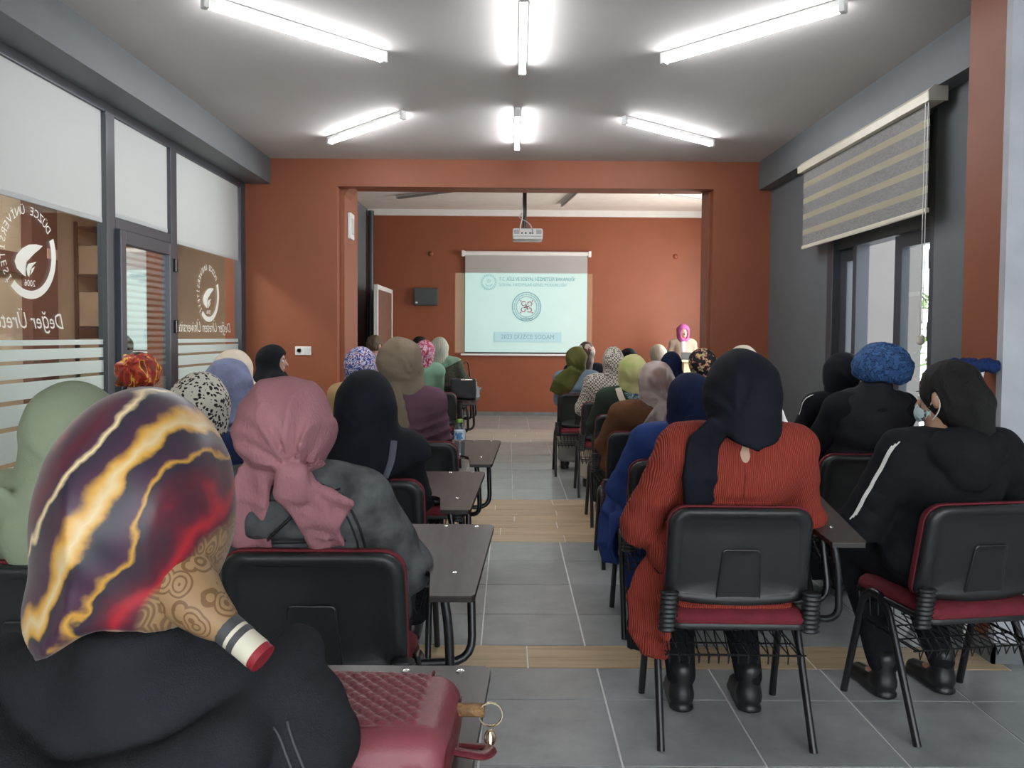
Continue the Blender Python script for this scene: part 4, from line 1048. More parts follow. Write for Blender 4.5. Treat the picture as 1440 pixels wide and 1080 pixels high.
    mx = N(nt, 'ShaderNodeMix', data_type='RGBA'); L(nt, gt.outputs[0], mx.inputs['Factor']); L(nt, rp.outputs[0], mx.inputs['A']); L(nt, rp2.outputs[0], mx.inputs['B'])
    L(nt, mx.outputs['Result'], b.inputs['Base Color'])
    return m
def paisley():
    return pattern('tan_paisley_silk', [(0, (.27, .165, .08)), (.10, (.15, .08, .035)), (.17, (.28, .17, .085)), (.29, (.15, .08, .035)), (.36, (.28, .17, .085)), (.48, (.15, .08, .035)), (.56, (.28, .17, .085))], 34, 'voronoi', .45, .02)
def rib_knit(name, c, sp=.0062):
    m, nt, b = nodes(name); b.inputs['Roughness'].default_value = .85; b.inputs['Specular IOR Level'].default_value = .2
    tc = N(nt, 'ShaderNodeTexCoord'); nz = N(nt, 'ShaderNodeTexNoise', Scale=5.); L(nt, tc.outputs['Object'], nz.inputs['Vector'])
    sc = N(nt, 'ShaderNodeVectorMath', operation='SCALE'); sc.inputs['Scale'].default_value = .05; L(nt, nz.outputs['Color'], sc.inputs[0])
    ad = N(nt, 'ShaderNodeVectorMath', operation='ADD'); L(nt, tc.outputs['Object'], ad.inputs[0]); L(nt, sc.outputs[0], ad.inputs[1])
    wv = N(nt, 'ShaderNodeTexWave', Scale=2*PI/20/sp, bands_direction='X'); L(nt, ad.outputs[0], wv.inputs['Vector'])
    rp = ramp(nt, [(.15, [x*.55 for x in c]), (.8, [x*1.25 for x in c])]); L(nt, wv.outputs['Fac'], rp.inputs[0]); L(nt, rp.outputs[0], b.inputs['Base Color'])
    bp = N(nt, 'ShaderNodeBump', Strength=.6, Distance=.004); L(nt, wv.outputs['Fac'], bp.inputs['Height']); L(nt, bp.outputs[0], b.inputs['Normal'])
    return m
BLK = fab('black_cloth', (.011, .012, .015), .8, .15, 6, .2, 220)
BLKV = fab('black_crepe', (.009, .011, .016), .75, .15, 6, .15, 260)
CHAR = fab('charcoal_denim', (.020, .022, .026), .85, .22, 9, .3, 420)
NAVY = fab('navy_jersey', (.010, .016, .048), .8, .12)
ROYAL = fab('royal_blue_dress', (.022, .045, .165), .7, .10, 5, .12)
DENIMG = fab('grey_washed_denim', (.088, .094, .098), .9, .55, 14, .4, 500)
DENIMB = fab('pale_blue_denim', (.20, .27, .34), .9, .25, 12, .3, 400)
PINK = fab('dusty_pink_crepe', (.36, .165, .185), .85, .10, 8, .35, 130, stretch=(1, 1, .5))
SAGE = fab('sage_green_crepe', (.26, .30, .205), .85, .08, 6, .15, 130)
TAUPE = fab('taupe_jersey', (.22, .17, .12), .8, .10)
PURP = fab('plum_jersey', (.125, .062, .090), .75, .08, 5, .12)
OLIVE = fab('olive_jersey', (.115, .115, .035), .8, .18)
DGREEN = fab('bottle_green_coat', (.028, .042, .028), .85, .15)
BROWNK = fab('brown_sweater', (.115, .052, .026), .85, .12)
CREAM = fab('cream_cloth', (.62, .54, .44), .85, .06)
MUST = fab('mustard_coat', (.46, .30, .15), .85, .1)
MINT = fab('mint_cloth', (.20, .35, .25), .8, .12)
DGREY = fab('dark_green_grey_coat', (.075, .082, .062), .9, .3, 60)
BLUEGR = fab('slate_blue_scarf', (.20, .22, .34), .85, .16, 14, .4, 120)
VEST = fab('black_quilted_vest', (.020, .021, .026), .6, .15)
TURQ = pattern('blue_lace_turban', [(0, (.030, .085, .22)), (.45, (.010, .035, .10)), (.52, (.045, .12, .28)), (.7, (.02, .055, .15))], 42, 'noise', .8, .02)
LEOP = pattern('leopard_print', [(0, (.02, .017, .015)), (.40, (.02, .017, .015)), (.41, (.58, .53, .46))], 62, 'voronoi', .8, .035)
HOUND = pattern('houndstooth_check', [(0, (.60, .55, .48)), (.5, (.13, .115, .10))], 68, 'check', .85, .004)
TULIP = pattern('red_yellow_tulip_print', [(0, (.05, .07, .02)), (.36, (.26, .02, .012)), (.50, (.45, .06, .02)), (.57, (.62, .36, .04)), (.64, (.16, .02, .012))], 13, 'noise', .6, .10, (1.6, 1.6, .6))
FLORB = pattern('blue_floral_print', [(0, (.035, .05, .20)), (.40, (.11, .14, .38)), (.50, (.62, .60, .66)), (.58, (.25, .07, .12)), (.66, (.05, .08, .25))], 48, 'noise', .75, .03)
FLORP = pattern('pink_red_floral_print', [(0, (.36, .05, .05)), (.46, (.50, .20, .36)), (.56, (.66, .55, .60)), (.64, (.42, .06, .05))], 40, 'noise', .75, .03)
GREYG = pattern('grey_green_striped_scarf', [(0, (.30, .33, .26)), (.4, (.58, .58, .50)), (.6, (.22, .27, .20)), (.75, (.50, .52, .44))], 14, 'wave', .75, .0, interp='EASE')
LIME = pattern('lime_to_sand_scarf', [(.3, (.33, .40, .12)), (.55, (.46, .44, .20)), (.75, (.52, .45, .26))], 7, 'noise', .7, .0, interp='EASE')
SATIN = pattern('taupe_rose_satin', [(.3, (.22, .16, .14)), (.5, (.37, .29, .265)), (.7, (.17, .10, .085))], 6, 'noise', .42, .0, interp='EASE')
TROPIC = pattern('black_tropical_print', [(0, (.012, .012, .014)), (.50, (.012, .012, .014)), (.53, (.50, .16, .17)), (.58, (.50, .46, .14)), (.63, (.05, .22, .15)), (.67, (.012, .012, .014))], 22, 'noise', .7, .05)
WHTRED = pattern('white_red_scarf', [(0, (.62, .54, .48)), (.55, (.62, .54, .48)), (.6, (.32, .06, .05)), (.68, (.6, .5, .44))], 18, 'noise', .7, .02)
GREYC = pattern('grey_cream_scarf', [(.3, (.36, .34, .28)), (.6, (.50, .46, .40)), (.75, (.30, .31, .26))], 9, 'wave', .75, interp='EASE')
BLUEP = pattern('blue_green_print', [(0, (.03, .05, .10)), (.48, (.20, .28, .36)), (.56, (.04, .10, .07)), (.62, (.30, .36, .36))], 45, 'noise', .8, .02)
PLAID = pattern('navy_plaid', [(0, (.02, .04, .10)), (.5, (.10, .16, .28))], 30, 'check', .85)
FUCH = fab('fuchsia_scarf', (.36, .09, .23), .65, .12)
BEIGEJ = fab('beige_blazer', (.34, .27, .215), .8, .05)
WHITEB = fab('white_blouse', (.55, .54, .54), .8, .03)
HAIRD = mat('dark_hair', (.008, .007, .007), .6, .3, 40, .5, 150, spec=.25, stretch=(4, 4, .4))
HAIRB = mat('light_brown_hair', (.10, .065, .035), .5, .35, 40, .5, 150, stretch=(4, 4, .4))
HAIRL = mat('long_brown_hair', (.055, .03, .02), .45, .3, 40, .5, 150, stretch=(4, 4, .4))
KNIT = rib_knit('rust_red_rib_knit', (.31, .048, .032))
LEATHER = mat('maroon_leather', (.115, .010, .017), .34, .10, 12, .10, 260)

def on_back(fn, xz, k=.003, y0=-.8):
    out = []
    for x, z in xz:
        h_ = hit(fn, (x, y0, z), (0, 1, 0))
        if float(fn(h_[None])[0]) < .01: out.append(tuple(h_+V3(0, -k, 0)))
    return out
def curve(pts, n=14):
    """Catmull-Rom through 2-D points"""
    P = [pts[0]]+list(pts)+[pts[-1]]; out = []
    for i in range(1, len(P)-2):
        for j in range(n):
            t = j/n; a, b, c_, d = P[i-1], P[i], P[i+1], P[i+2]
            out.append(tuple(.5*(2*b[k]+(c_[k]-a[k])*t+(2*a[k]-5*b[k]+4*c_[k]-d[k])*t*t+(3*b[k]-a[k]-3*c_[k]+d[k])*t**3) for k in range(len(a))))
    return out+[tuple(pts[-1])]
def seam(o, fn, xz, m, nm='seam', r=.0016, n=10):
    P = on_back(fn, curve(xz, n), .0005)
    if len(P) > 3: MB().tube(P, r, 6).build(nm, m, o, 60)
def strap(o, fn, xz, m, nm='shoulder_strap', w=.012, n=10, th=.004):
    P = on_back(fn, curve(xz, n), .004); MB().tube(P, th, 8, w, up=(0, -1, 0)).build(nm, m, o, 60)
STITCH = mat('charcoal_stitching', (.05, .052, .058), .7)

# ------------------------------------------------------------------ the audience, each with a chair
def seatp(label, hx, hy, top, cx, cy, chair_label, crot=0., shift=0., **k):
    chair(cx, cy, crot, chair_label)
    return person(label, hx, hy, top, (cx+shift, cy), crot, **k)

# 1 nearest woman, marbled silk scarf, charcoal coat
def ex1(o, s, tf, sf):
    z0 = float(s.neck[2]); x0 = float(s.neck[0]); q = STITCH
    for d_ in (0, .012): seam(o, tf, [(x0+.185+d_, z0-.06), (x0+.21+d_, z0-.12), (x0+.225+d_, z0-.20), (x0+.23+d_, z0-.28)], q)
    for d_ in (0, .010): seam(o, tf, [(x0+d_, z0-.12), (x0-.003+d_, z0-.18), (x0-.006+d_, z0-.30)], q)
    for d_ in (0, .010): seam(o, tf, [(x0-.25+d_, z0-.05), (x0-.255+d_, z0-.14)], q)
    h = s.head
    pts = [h+V3(.018, -.02, -.030), h+V3(.058, -.06, -.060), h+V3(.102, -.092, -.092), h+V3(.138, -.104, -.115)]
    P = [tuple(p) for p in pts]
    PA = paisley(); t = MB().tube(curve(P, 6), [.064-.046*(i/18)**.9 for i in range(19)], 14).build('scarf_tail', PA, o, 60)
    e0 = np.array(P[-1]); d_ = np.array(P[-1])-np.array(P[-2]); d_ /= np.linalg.norm(d_)
    for a, b, ra, m in ((0, .012, .0185, mat('slate_band', (.05, .05, .055), .6)), (.012, .017, .018, mat('ivory_band', (.6, .55, .44), .6)), (.017, .025, .0185, mat('slate_band', (.05, .05, .055), .6)), (.025, .047, .0175, mat('ivory_band', (.6, .55, .44), .6)), (.047, .056, .0170, mat('crimson_band', (.25, .01, .02), .6))):
        MB().tube([tuple(e0+d_*a), tuple(e0+d_*b)], ra, 14).build('scarf_band', m, t, 60)
seatp('woman nearest the camera in a burgundy and gold marbled silk headscarf and charcoal hooded coat', -.455, .98, 1.303, -.485, 1.10, 'tablet-arm chair of the woman nearest the camera, mostly below the frame',
      res=.0065, wf=1.26, drop=.10, scarf=dict(hw=.108, hd=.128, hh=.138, knot=(.07, -.11, -.14), amp=.004, n=7, bun=.03, fold=lambda q: -.012*rdg(30*(.92*q[:, 0]-.42*q[:, 2])+1.3*np.sin(q[:, 2]*13+q[:, 0]*9)+.4)*np.clip(.6-q[:, 2]*6, .22, 1.1), cone=[((.0, -.03, -.02), (-.035, -.045, -.10), .104, .092), ((0, -.03, -.04), (.015, -.05, -.10), .10, .088)], cut=-.128, ext=(.2, .2, .2)),
      scarf_m=marble_silk(), top_m=CHAR, bottom_m=BLK, topkw=dict(loose=.025, sleeve=.016, hood='roll', collar=.035, wr=lambda p: .004*wob(p, 26., 3.)), topname='hooded_coat', extra=ex1)
# 2 sage green
seatp('woman in a sage green headscarf and matching cape at the far left front', -1.12, 2.02, 1.250, -1.15, 2.08, 'tablet-arm chair of the woman in the sage green headscarf', 0,
      res=.009, wf=1.2, scarf=dict(hw=.112, knot=(.05, -.08, -.12), amp=.004, n=7, cone=[((0, -.02, -.05), (-.03, -.02, -.14), .095, .10)], cape=(.80, .012), tails=[dict(xz=[(-.06, -.14), (-.13, -.22), (-.17, -.36)], ws=[.04, .075, .085], t=.010, amp=.006, freq=45)], ext=(.42, .25, .26), low=.44),
      scarf_m=SAGE, top_m=fab('sage_blouse', (.17, .20, .14)), bottom_m=BLK)
# 3 dusty pink, grey denim
def ex3(o, s, tf, sf):
    z0 = float(s.neck[2]); x0 = float(s.neck[0]); q = mat('dark_seam', (.012, .012, .013), .8)
    seam(o, tf, [(x0+.08, z0-.02), (x0+.15, z0-.06), (x0+.185, z0-.13), (x0+.195, z0-.22)], q, r=.0035)
    seam(o, tf, [(x0-.2, z0-.17), (x0-.05, z0-.18), (x0+.15, z0-.17)], q, r=.003)
    seam(o, tf, [(x0+.08, z0-.03), (x0+.14, z0-.075), (x0+.17, z0-.14), (x0+.178, z0-.22)], q, r=.0025)
    seam(o, tf, [(x0-.14, z0-.03), (x0-.06, z0-.055), (x0+.06, z0-.055), (x0+.14, z0-.03)], q, r=.0026)
    P = on_back(tf, curve([(x0+.10, z0-.02), (x0+.02, z0-.10), (x0-.05, z0-.17), (x0-.10, z0-.26)], 12), .004)
    MB().tube(P, [.0035 if i % 2 else .0055 for i in range(len(P))], 6).build('bag_chain', BLACKM, o, 60)
seatp('woman in a knotted dusty pink headscarf and grey washed denim jacket', -.58, 2.05, 1.265, -.50, 2.20, 'tablet-arm chair of the woman in the dusty pink headscarf', 0,
      res=.0075, wf=1.18, scarf=dict(hw=.126, hd=.138, hh=.128, knot=(.045, -.115, -.105), amp=.0075, n=9, bun=.04, neckr=.068,
      tails=[dict(xz=[(-.055, -.10), (-.075, -.17), (-.09, -.30)], ws=[.034, .042, .050], t=.011, amp=.008, freq=75), dict(xz=[(.045, -.115), (.055, -.15), (.10, -.19), (.15, -.225)], ws=[.032, .036, .05, .055], t=.012, amp=.010, freq=85), dict(xz=[(.045, -.15), (.09, -.21), (.115, -.30)], ws=[.03, .036, .04], t=.010, amp=.008, freq=90), dict(xz=[(.045, -.095), (.04, -.15)], ws=[.012, .02], t=.028, lift=.02)], ext=(.27, .25, .26), low=.38),
      scarf_m=PINK, top_m=DENIMG, bottom_m=fab('dark_jeans', (.02, .022, .03)), trousers=True, topkw=dict(loose=.015, sleeve=.012, collar=.02), topname='denim_jacket', extra=ex3)
# 4 black chador
def ex4(o, s, tf, sf):
    strap(o, lambda p: np.minimum(tf(p), sf(p)), [(.12, .97), (.115, .90), (.095, .84)], mat('grey_bag_strap', (.07, .075, .10), .6), w=.016)
seatp('woman in a plain black layered headscarf and black gown behind the pink one', -.56, 3.08, 1.239, -.56, 3.20, 'tablet-arm chair of the woman in the black layered headscarf', 0,
      res=.0095, wf=1.03, scarf=dict(hw=.118, hd=.13, amp=.003, n=6, cone=[((0, -.02, -.05), (0, -.03, -.20), .11, .14)], cape=(lambda p, a: .875-.05*np.cos(a)+.01*np.sin(a*5), .016), ext=(.40, .25, .26), low=.44),
      scarf_m=BLKV, top_m=BLK, bottom_m=BLK, topname='gown', extra=ex4)
# 5 plum
seatp('large woman in a taupe headscarf and plum long-sleeved top', -.575, 4.15, 1.365, -.50, 4.28, 'tablet-arm chair of the woman in the plum top', 0,
      shift=-.075, res=.011, wf=1.22, drop=.02, scarf=dict(hw=.122, hd=.132, hh=.122, knot=(.09, -.07, -.10), amp=.006, n=8, bun=.04, cone=[((0.02, -.01, -.05), (.06, -.0, -.12), .085, .07)], tails=[dict(xz=[(-.05, -.12), (-.005, -.22), (.03, -.34)], ws=[.05, .035, .022], t=.012, amp=.004)], ext=(.25, .2, .22), low=.42),
      scarf_m=TAUPE, top_m=PURP, bottom_m=BLK, topname='top', topkw=dict(wr=lambda p: -.012*rdg(p[:, 2]*105+3.*np.sin(p[:, 0]*10+.6)-p[:, 0]*14)*np.clip((1.02-p[:, 2])*5, .1, 1)))
# 6 blue floral
def ex6(o, s, tf, sf):
    pass
seatp('woman in a blue and white floral headscarf over peach and a mustard coat', -1.04, 5.50, 1.296, -1.04, 5.55, 'tablet-arm chair of the woman in the blue floral headscarf', 0,
      res=.013, wf=1.12, scarf=dict(hw=.115, amp=.004, n=8, cone=[((0, -.01, -.08), (0, -.01, -.13), .10, .09)]), scarf_m=FLORB, top_m=MUST, bottom_m=BLK, topname='coat')
# 7 chador profile
seatp('woman in a black chador in profile beside the orange wall, looking right', -1.92, 6.40, 1.297, -1.92, 6.42, 'tablet-arm chair turned sideways by the wall socket', -62,
      res=.010, wf=1.05, yaw=-22, scarf=dict(hw=.108, amp=.003, n=6, fr=(.105, .078, .086), cone=[((0, -.02, -.05), (0, -.02, -.2), .10, .14)], cape=(.70, .014), ext=(.40, .3, .3), low=.6), scarf_m=BLKV, top_m=BLK, bottom_m=BLK, topname='gown')
# 8 leopard
seatp('woman in a black and white leopard print headscarf', -1.24, 3.15, 1.222, -1.25, 3.25, 'tablet-arm chair of the woman in the leopard print headscarf', 0,
      res=.011, wf=1.1, scarf=dict(hw=.115, hd=.125, amp=.004, n=8, cone=[((0, 0, -.08), (0, -.01, -.13), .09, .08)], tails=[dict(xz=[(.03, -.13), (.06, -.24)], ws=[.035, .04], t=.012)]), scarf_m=LEOP, top_m=fab('dark_blue_blouse', (.02, .03, .08)), bottom_m=BLK, topname='blouse')
# 9 slate blue
seatp('woman in a crinkled slate blue headscarf', -1.52, 4.25, 1.246, -1.52, 4.32, 'tablet-arm chair of the woman in the slate blue headscarf', 0,
      res=.011, wf=1.05, scarf=dict(hw=.128, hd=.132, hh=.132, knot=(.04, -.1, -.12), amp=.005, n=10, cone=[((0, -.01, -.08), (0, -.01, -.15), .10, .11)], cape=(.90, .012), ext=(.36, .25, .25), low=.36), scarf_m=BLUEGR, top_m=DENIMB, bottom_m=BLK)
# 10 cream
seatp('woman in a plain cream headscarf near the left glass', -1.86, 5.30, 1.274, -1.86, 5.38, 'tablet-arm chair of the woman in the plain cream headscarf', 0,
      res=.014, scarf=dict(hw=.126, hd=.13, hh=.125, amp=.003, n=7, cone=[((0, -.01, -.08), (0, -.01, -.15), .10, .11)], cape=(.92, .012), ext=(.36, .25, .25), low=.36), scarf_m=CREAM, top_m=fab('beige_cardigan', (.40, .33, .26)), bottom_m=BLK)
# 11 tulip turban
seatp('woman in a puffy red and yellow tulip print turban by the glass door', -2.10, 4.45, 1.268, -2.13, 4.55, 'tablet-arm chair of the woman in the tulip print turban', 0,
      res=.011, scarf=dict(hw=.118, hd=.125, hh=.115, turban=True, amp=.008, n=9, knot=(0, -.11, .03)), scarfname='turban', scarf_m=TULIP, hair='short', hair_m=HAIRD, top_m=fab('olive_blouse', (.07, .075, .03)), bottom_m=BLK, topname='blouse')
chair(-2.23, 3.30, 0, 'empty tablet-arm chair beside the left glass partition, behind the sage green headscarf')
# 12 - 15 far left
seatp('person with short light brown hair and a white collar, far left in the far room', -1.57, 9.20, 1.382, -1.57, 9.25, 'tablet-arm chair of the person with light brown hair', -15,
      res=.014, hair='short', hair_m=HAIRB, top_m=fab('pale_pink_white_top', (.58, .46, .46)), bottom_m=BLK, trousers=True, yaw=-20, topkw=dict(collar=.02))
seatp('dark-haired man in a navy plaid shirt looking right', -1.10, 9.75, 1.369, -1.12, 9.80, 'tablet-arm chair of the dark-haired man', -10,
      res=.014, wf=1.1, hair='short', hair_m=HAIRD, top_m=PLAID, bottom_m=BLK, trousers=True, yaw=-38, topname='shirt', topkw=dict(collar=.02))
def ex15(o, s, tf, sf):
    cf = topf(s, short=True, hem=0, collar=.01)
    def shawl(p): return smax(cf(p)-.014+.003*np.sin(p[:, 0]*60+p[:, 2]*30), float(s.neck[2])-.13+.5*np.abs(p[:, 0]+.05)-p[:, 2], .01)
    sdf_obj('shawl', shawl, (-.3, -.32, s.neck[2]-.2), (.3, .3, s.neck[2]+.08), .012, MINT, o)
def ex14(o, s, tf, sf):
    strap(o, lambda p: np.minimum(tf(p), sf(p)), [(-.03, 1.22), (-.06, 1.10), (-.02, 1.0), (.0, .90)], CREAM, 'scarf_tail', .022)
seatp('woman in a small pink and red floral headscarf with a mint cloak', -.83, 7.75, 1.335, -.75, 7.90, 'tablet-arm chair of the woman in the pink and red floral headscarf', 0, shift=-.14,
      res=.013, wf=.95, scarf=dict(hw=.098, hd=.11, hh=.105, amp=.003, n=8), scarf_m=FLORP, top_m=MINT, bottom_m=BLK, topname='cloak', extra=ex14)
seatp('woman in a white and grey-green striped headscarf, mint shawl and dark grey-green coat', -.80, 9.0, 1.365, -.78, 9.12, 'tablet-arm chair of the woman in the grey-green coat', 0,
      res=.012, wf=1.3, shift=.05, scarf=dict(hw=.108, amp=.004, n=8, cone=[((0, -.01, -.08), (0, -.01, -.15), .09, .10)]), scarf_m=GREYG, top_m=DGREY, bottom_m=BLK, topname='coat', extra=ex15)
# 32 rust red knit
def ex32(o, s, tf, sf):
    f = lambda p: np.minimum(tf(p), sf(p)); n_ = float(s.neck[2]); x0 = .01
    P = [(x0+.017*math.sin(t)*(1 if math.cos(t) < 0 else .7), n_-.075+.036*math.cos(t)) for t in np.linspace(0, 2*PI, 17)[:-1]]
    pts = [tuple(hit(tf, (x, -.8, z), (0, 1, 0))+V3(0, -.0012, 0)) for x, z in P]; c_ = tuple(hit(tf, (x0, -.8, n_-.075), (0, 1, 0))+V3(0, -.0014, 0))
    me = pymesh('keyhole_opening', pts+[c_], [(i, (i+1) % 16, 16) for i in range(16)]); kk = link('keyhole_opening', me, SKIN, o); kk['label'] = 'bare skin showing in the keyhole neck opening'
    seam(o, tf, [(x0, n_-.12), (x0, n_-.2), (x0, n_-.33)], mat('rust_seam', (.16, .02, .012), .8), r=.0018)
    d = lambda p: ribbon(p, [(-.22, -.04, .60), (-.265, -.08, .46), (-.275, -.10, .36), (-.26, -.09, .28)], [.07, .085, .075, .04], .014, (-.75, -.65, 0), .016, 34)+.004*wob(p, 40.)
    sdf_obj('dress_fold', d, (-.42, -.32, .18), (-.06, .1, .72), .009, KNIT, o)
    d2 = lambda p: ribbon(p, [(-.22, .06, .56), (-.29, .04, .42), (-.30, .0, .26)], [.05, .06, .05], .012, (-.9, -.3, 0), .01, 40)
    sdf_obj('coat_tail', d2, (-.42, -.12, .2), (-.14, .2, .66), .011, CHAR, o)
seatp('large woman in a black headscarf with hanging tail and rust red ribbed knit dress', .785, 2.64, 1.336, .77, 2.755, 'tablet-arm chair of the woman in the rust red knit dress', -1,
      res=.0075, wf=1.42, feet=.10, scarf=dict(hw=.122, hd=.14, hh=.135, amp=.0055, n=7, knot=(-.05, -.12, -.10), cone=[((0, -.03, -.03), (.005, -.07, -.16), .118, .115)], cut=-.20, cutv=.85, cutx=.01, tails=[dict(xz=[(-.10, -.10), (-.145, -.17), (-.15, -.28), (-.14, -.405)], ws=[.026, .040, .046, .042], t=.013, amp=.005, freq=60)], ext=(.25, .25, .26), low=.44),
      scarf_m=BLKV, top_m=KNIT, bottom_m=BLK, trousers=True, topname='knit_dress', arms=dict(eL=(-.30, -.03, .70), eR=(.275, .0, .73), wL=(-.2, .2, .62), wR=(.17, .2, .62)), topkw=dict(hem=.44, spill=True, wr=lambda p: .006*np.sin(p[:, 2]*38+1.5*np.sin(p[:, 0]*6)+.5)*np.clip((.97-p[:, 2])*3, 0, 1)), extra=ex32)
# 26 royal blue
def ex26(o, s, tf, sf):
    d = lambda p: U([ribbon(p, [(-.17, .20, .58), (-.265, .19, .47), (-.285, .16, .34), (-.275, .15, .26)], [.13, .12, .09, .07], .016, (-.9, -.2, 0), .016, 40), cap(p, (-.10, .10, .57), (-.17, .36, .54), .11, .10)], .05)+.004*wob(p, 30.)
    sdf_obj('dress_skirt_fold', d, (-.42, -.05, .2), (.05, .5, .74), .010, ROYAL, o)
seatp('woman in a navy headscarf and royal blue dress, elbow out over the aisle', .84, 3.60, 1.214, .785, 3.72, 'tablet-arm chair of the woman in the royal blue dress', 0,
      res=.0095, wf=1.3, scarf=dict(hw=.112, hd=.122, hh=.118, amp=.005, n=7, knot=(-.07, -.09, -.1), cone=[((0, -.02, -.06), (.0, -.03, -.15), .098, .112)], cut=-.195, ext=(.3, .25, .25), low=.36),
      scarf_m=NAVY, top_m=ROYAL, bottom_m=ROYAL, topname='dress', arms=dict(eL=(-.25, .0, .70), wL=(-.14, .18, .66)), extra=ex26)
# 25 brown, satin scarf
seatp('woman in a pale rose-taupe satin headscarf knotted at the nape and brown sweater', .87, 4.62, 1.237, .82, 4.78, 'tablet-arm chair of the woman in the brown sweater', 0,
      res=.0105, wf=1.3, scarf=dict(hw=.108, hd=.12, hh=.118, knot=(.03, -.105, -.11), amp=.006, n=9, bun=.03, tails=[dict(xz=[(.03, -.12), (-.01, -.2), (-.06, -.31)], ws=[.025, .04, .045], t=.011, amp=.008, freq=70), dict(xz=[(.035, -.12), (.05, -.2), (.065, -.29)], ws=[.025, .045, .05], t=.011, amp=.008, freq=70)], ext=(.25, .22, .24), low=.38),
      scarf_m=SATIN, top_m=BROWNK, bottom_m=BLK, topname='sweater')
# 24 lime
def ex24(o, s, tf, sf):
    n_ = float(s.neck[2]); f = lambda p: np.minimum(tf(p), sf(p))
    strap(o, f, [(-.07, n_+.0), (-.05, n_-.07), (.0, n_-.15), (.05, n_-.2)], CREAM, 'shoulder_strap', .022)
    g = MB(); rows = [(-.03, .10, -.03), (-.01, .13, -.06), (.02, .14, -.10), (.06, .12, -.14)]; vs = []
    for a, b, dz in rows:
        for i in range(6): vs.append(tuple(hit(tf, (a+(b-a)*i/5, -.8, n_+dz), (0, 1, 0))+V3(0, -.003, 0)))
    link('printed_yoke', pymesh('printed_yoke', vs, [(j*6+i, j*6+i+1, j*6+i+7, j*6+i+6) for j in range(3) for i in range(5)]), BLUEP, o, True)
seatp('woman in a lime and sand headscarf and bottle green coat with a cream strap', .90, 5.68, 1.252, .86, 5.80, 'tablet-arm chair of the woman in the bottle green coat', 0,
      res=.012, wf=1.25, scarf=dict(hw=.108, hh=.118, amp=.004, n=8, cone=[((0, -.0, -.06), (.02, .0, -.12), .09, .08)]), scarf_m=LIME, top_m=DGREEN, bottom_m=DGREEN, topname='coat', extra=ex24)
# 22 houndstooth
seatp('woman in a houndstooth check headscarf and matching coat', .90, 6.75, 1.295, .86, 6.85, 'tablet-arm chair of the woman in houndstooth check', 0,
      res=.0135, wf=1.2, scarf=dict(hw=.092, hd=.115, hh=.118, amp=.003, n=8), scarf_m=HOUND, top_m=HOUND, bottom_m=CREAM, topname='coat')
# 20 olive
seatp('woman in an olive headscarf draped over one shoulder of a pale denim jacket', .665, 7.72, 1.282, .72, 7.85, 'tablet-arm chair of the woman in the olive headscarf', 0,
      res=.013, wf=1.15, scarf=dict(hw=.108, hh=.115, amp=.005, n=8, tails=[dict(xz=[(-.03, -.10), (-.06, -.16), (-.13, -.24), (-.17, -.34)], ws=[.05, .075, .09, .085], t=.016, amp=.006, freq=50)], ext=(.32, .22, .22), low=.46), scarf_m=OLIVE, top_m=DENIMB, bottom_m=fab('pale_grey_skirt', (.34, .33, .30)), topname='denim_jacket')
seatp('woman with long brown hair beside a white and red scarf, ahead of the olive headscarf', .86, 8.72, 1.322, .84, 8.85, 'tablet-arm chair of the woman with long brown hair', 0,
      res=.014, wf=1.15, scarf=dict(hw=.10, hh=.112, amp=.004, n=8, fr=(.07, .09, .09)), scarf_m=WHTRED, top_m=fab('dark_blue_grey_jacket', (.02, .024, .035)), bottom_m=BLK, hair='long', hair_m=HAIRL)
# right block, second column
seatp('woman in a plain black headscarf in the far row, right of the houndstooth one', 1.49, 9.75, 1.243, 1.46, 9.85, 'tablet-arm chair of the far woman in the black headscarf', 0,
      res=.016, scarf=dict(hw=.125, hh=.13, amp=.003, n=8), scarf_m=BLKV, top_m=BLK, bottom_m=BLK)
seatp('woman in a pale grey and cream headscarf in the farthest row', 2.05, 10.75, 1.285, 2.05, 10.85, 'tablet-arm chair of the woman in the pale grey and cream headscarf', 0,
      res=.017, scarf=dict(hw=.118, hh=.126, amp=.004, n=8), scarf_m=GREYC, top_m=fab('grey_coat', (.2, .2, .2)), bottom_m=BLK)
seatp('woman in a smooth navy headscarf and black coat left of the lectern', 1.60, 7.70, 1.241, 1.58, 7.80, 'tablet-arm chair of the woman in the smooth navy headscarf', 0,
      res=.014, scarf=dict(hw=.102, hh=.12, amp=.003, n=7, cone=[((0, -.01, -.06), (0, -.02, -.15), .09, .11)], cape=(.95, .012), ext=(.36, .25, .25), low=.36), scarf_m=NAVY, top_m=BLK, bottom_m=BLK, topname='coat')
seatp('woman in a black headscarf with a colourful tropical leaf print', 1.62, 6.55, 1.290, 1.62, 6.65, 'tablet-arm chair of the woman in the tropical print headscarf', 0,
      res=.012, scarf=dict(hw=.115, hh=.12, amp=.004, n=8), scarf_m=TROPIC, top_m=BLK, bottom_m=BLK)
seatp('woman in a cream headscarf and white blouse behind the large black headscarf', 1.585, 5.30, 1.327, 1.64, 5.42, 'tablet-arm chair of the woman in the white blouse', 0,
      res=.012, scarf=dict(hw=.105, hh=.118, amp=.003, n=7), scarf_m=CREAM, top_m=WHITEB, bottom_m=BLK, topname='blouse', arms=dict(eR=(.25, -.02, .74)))
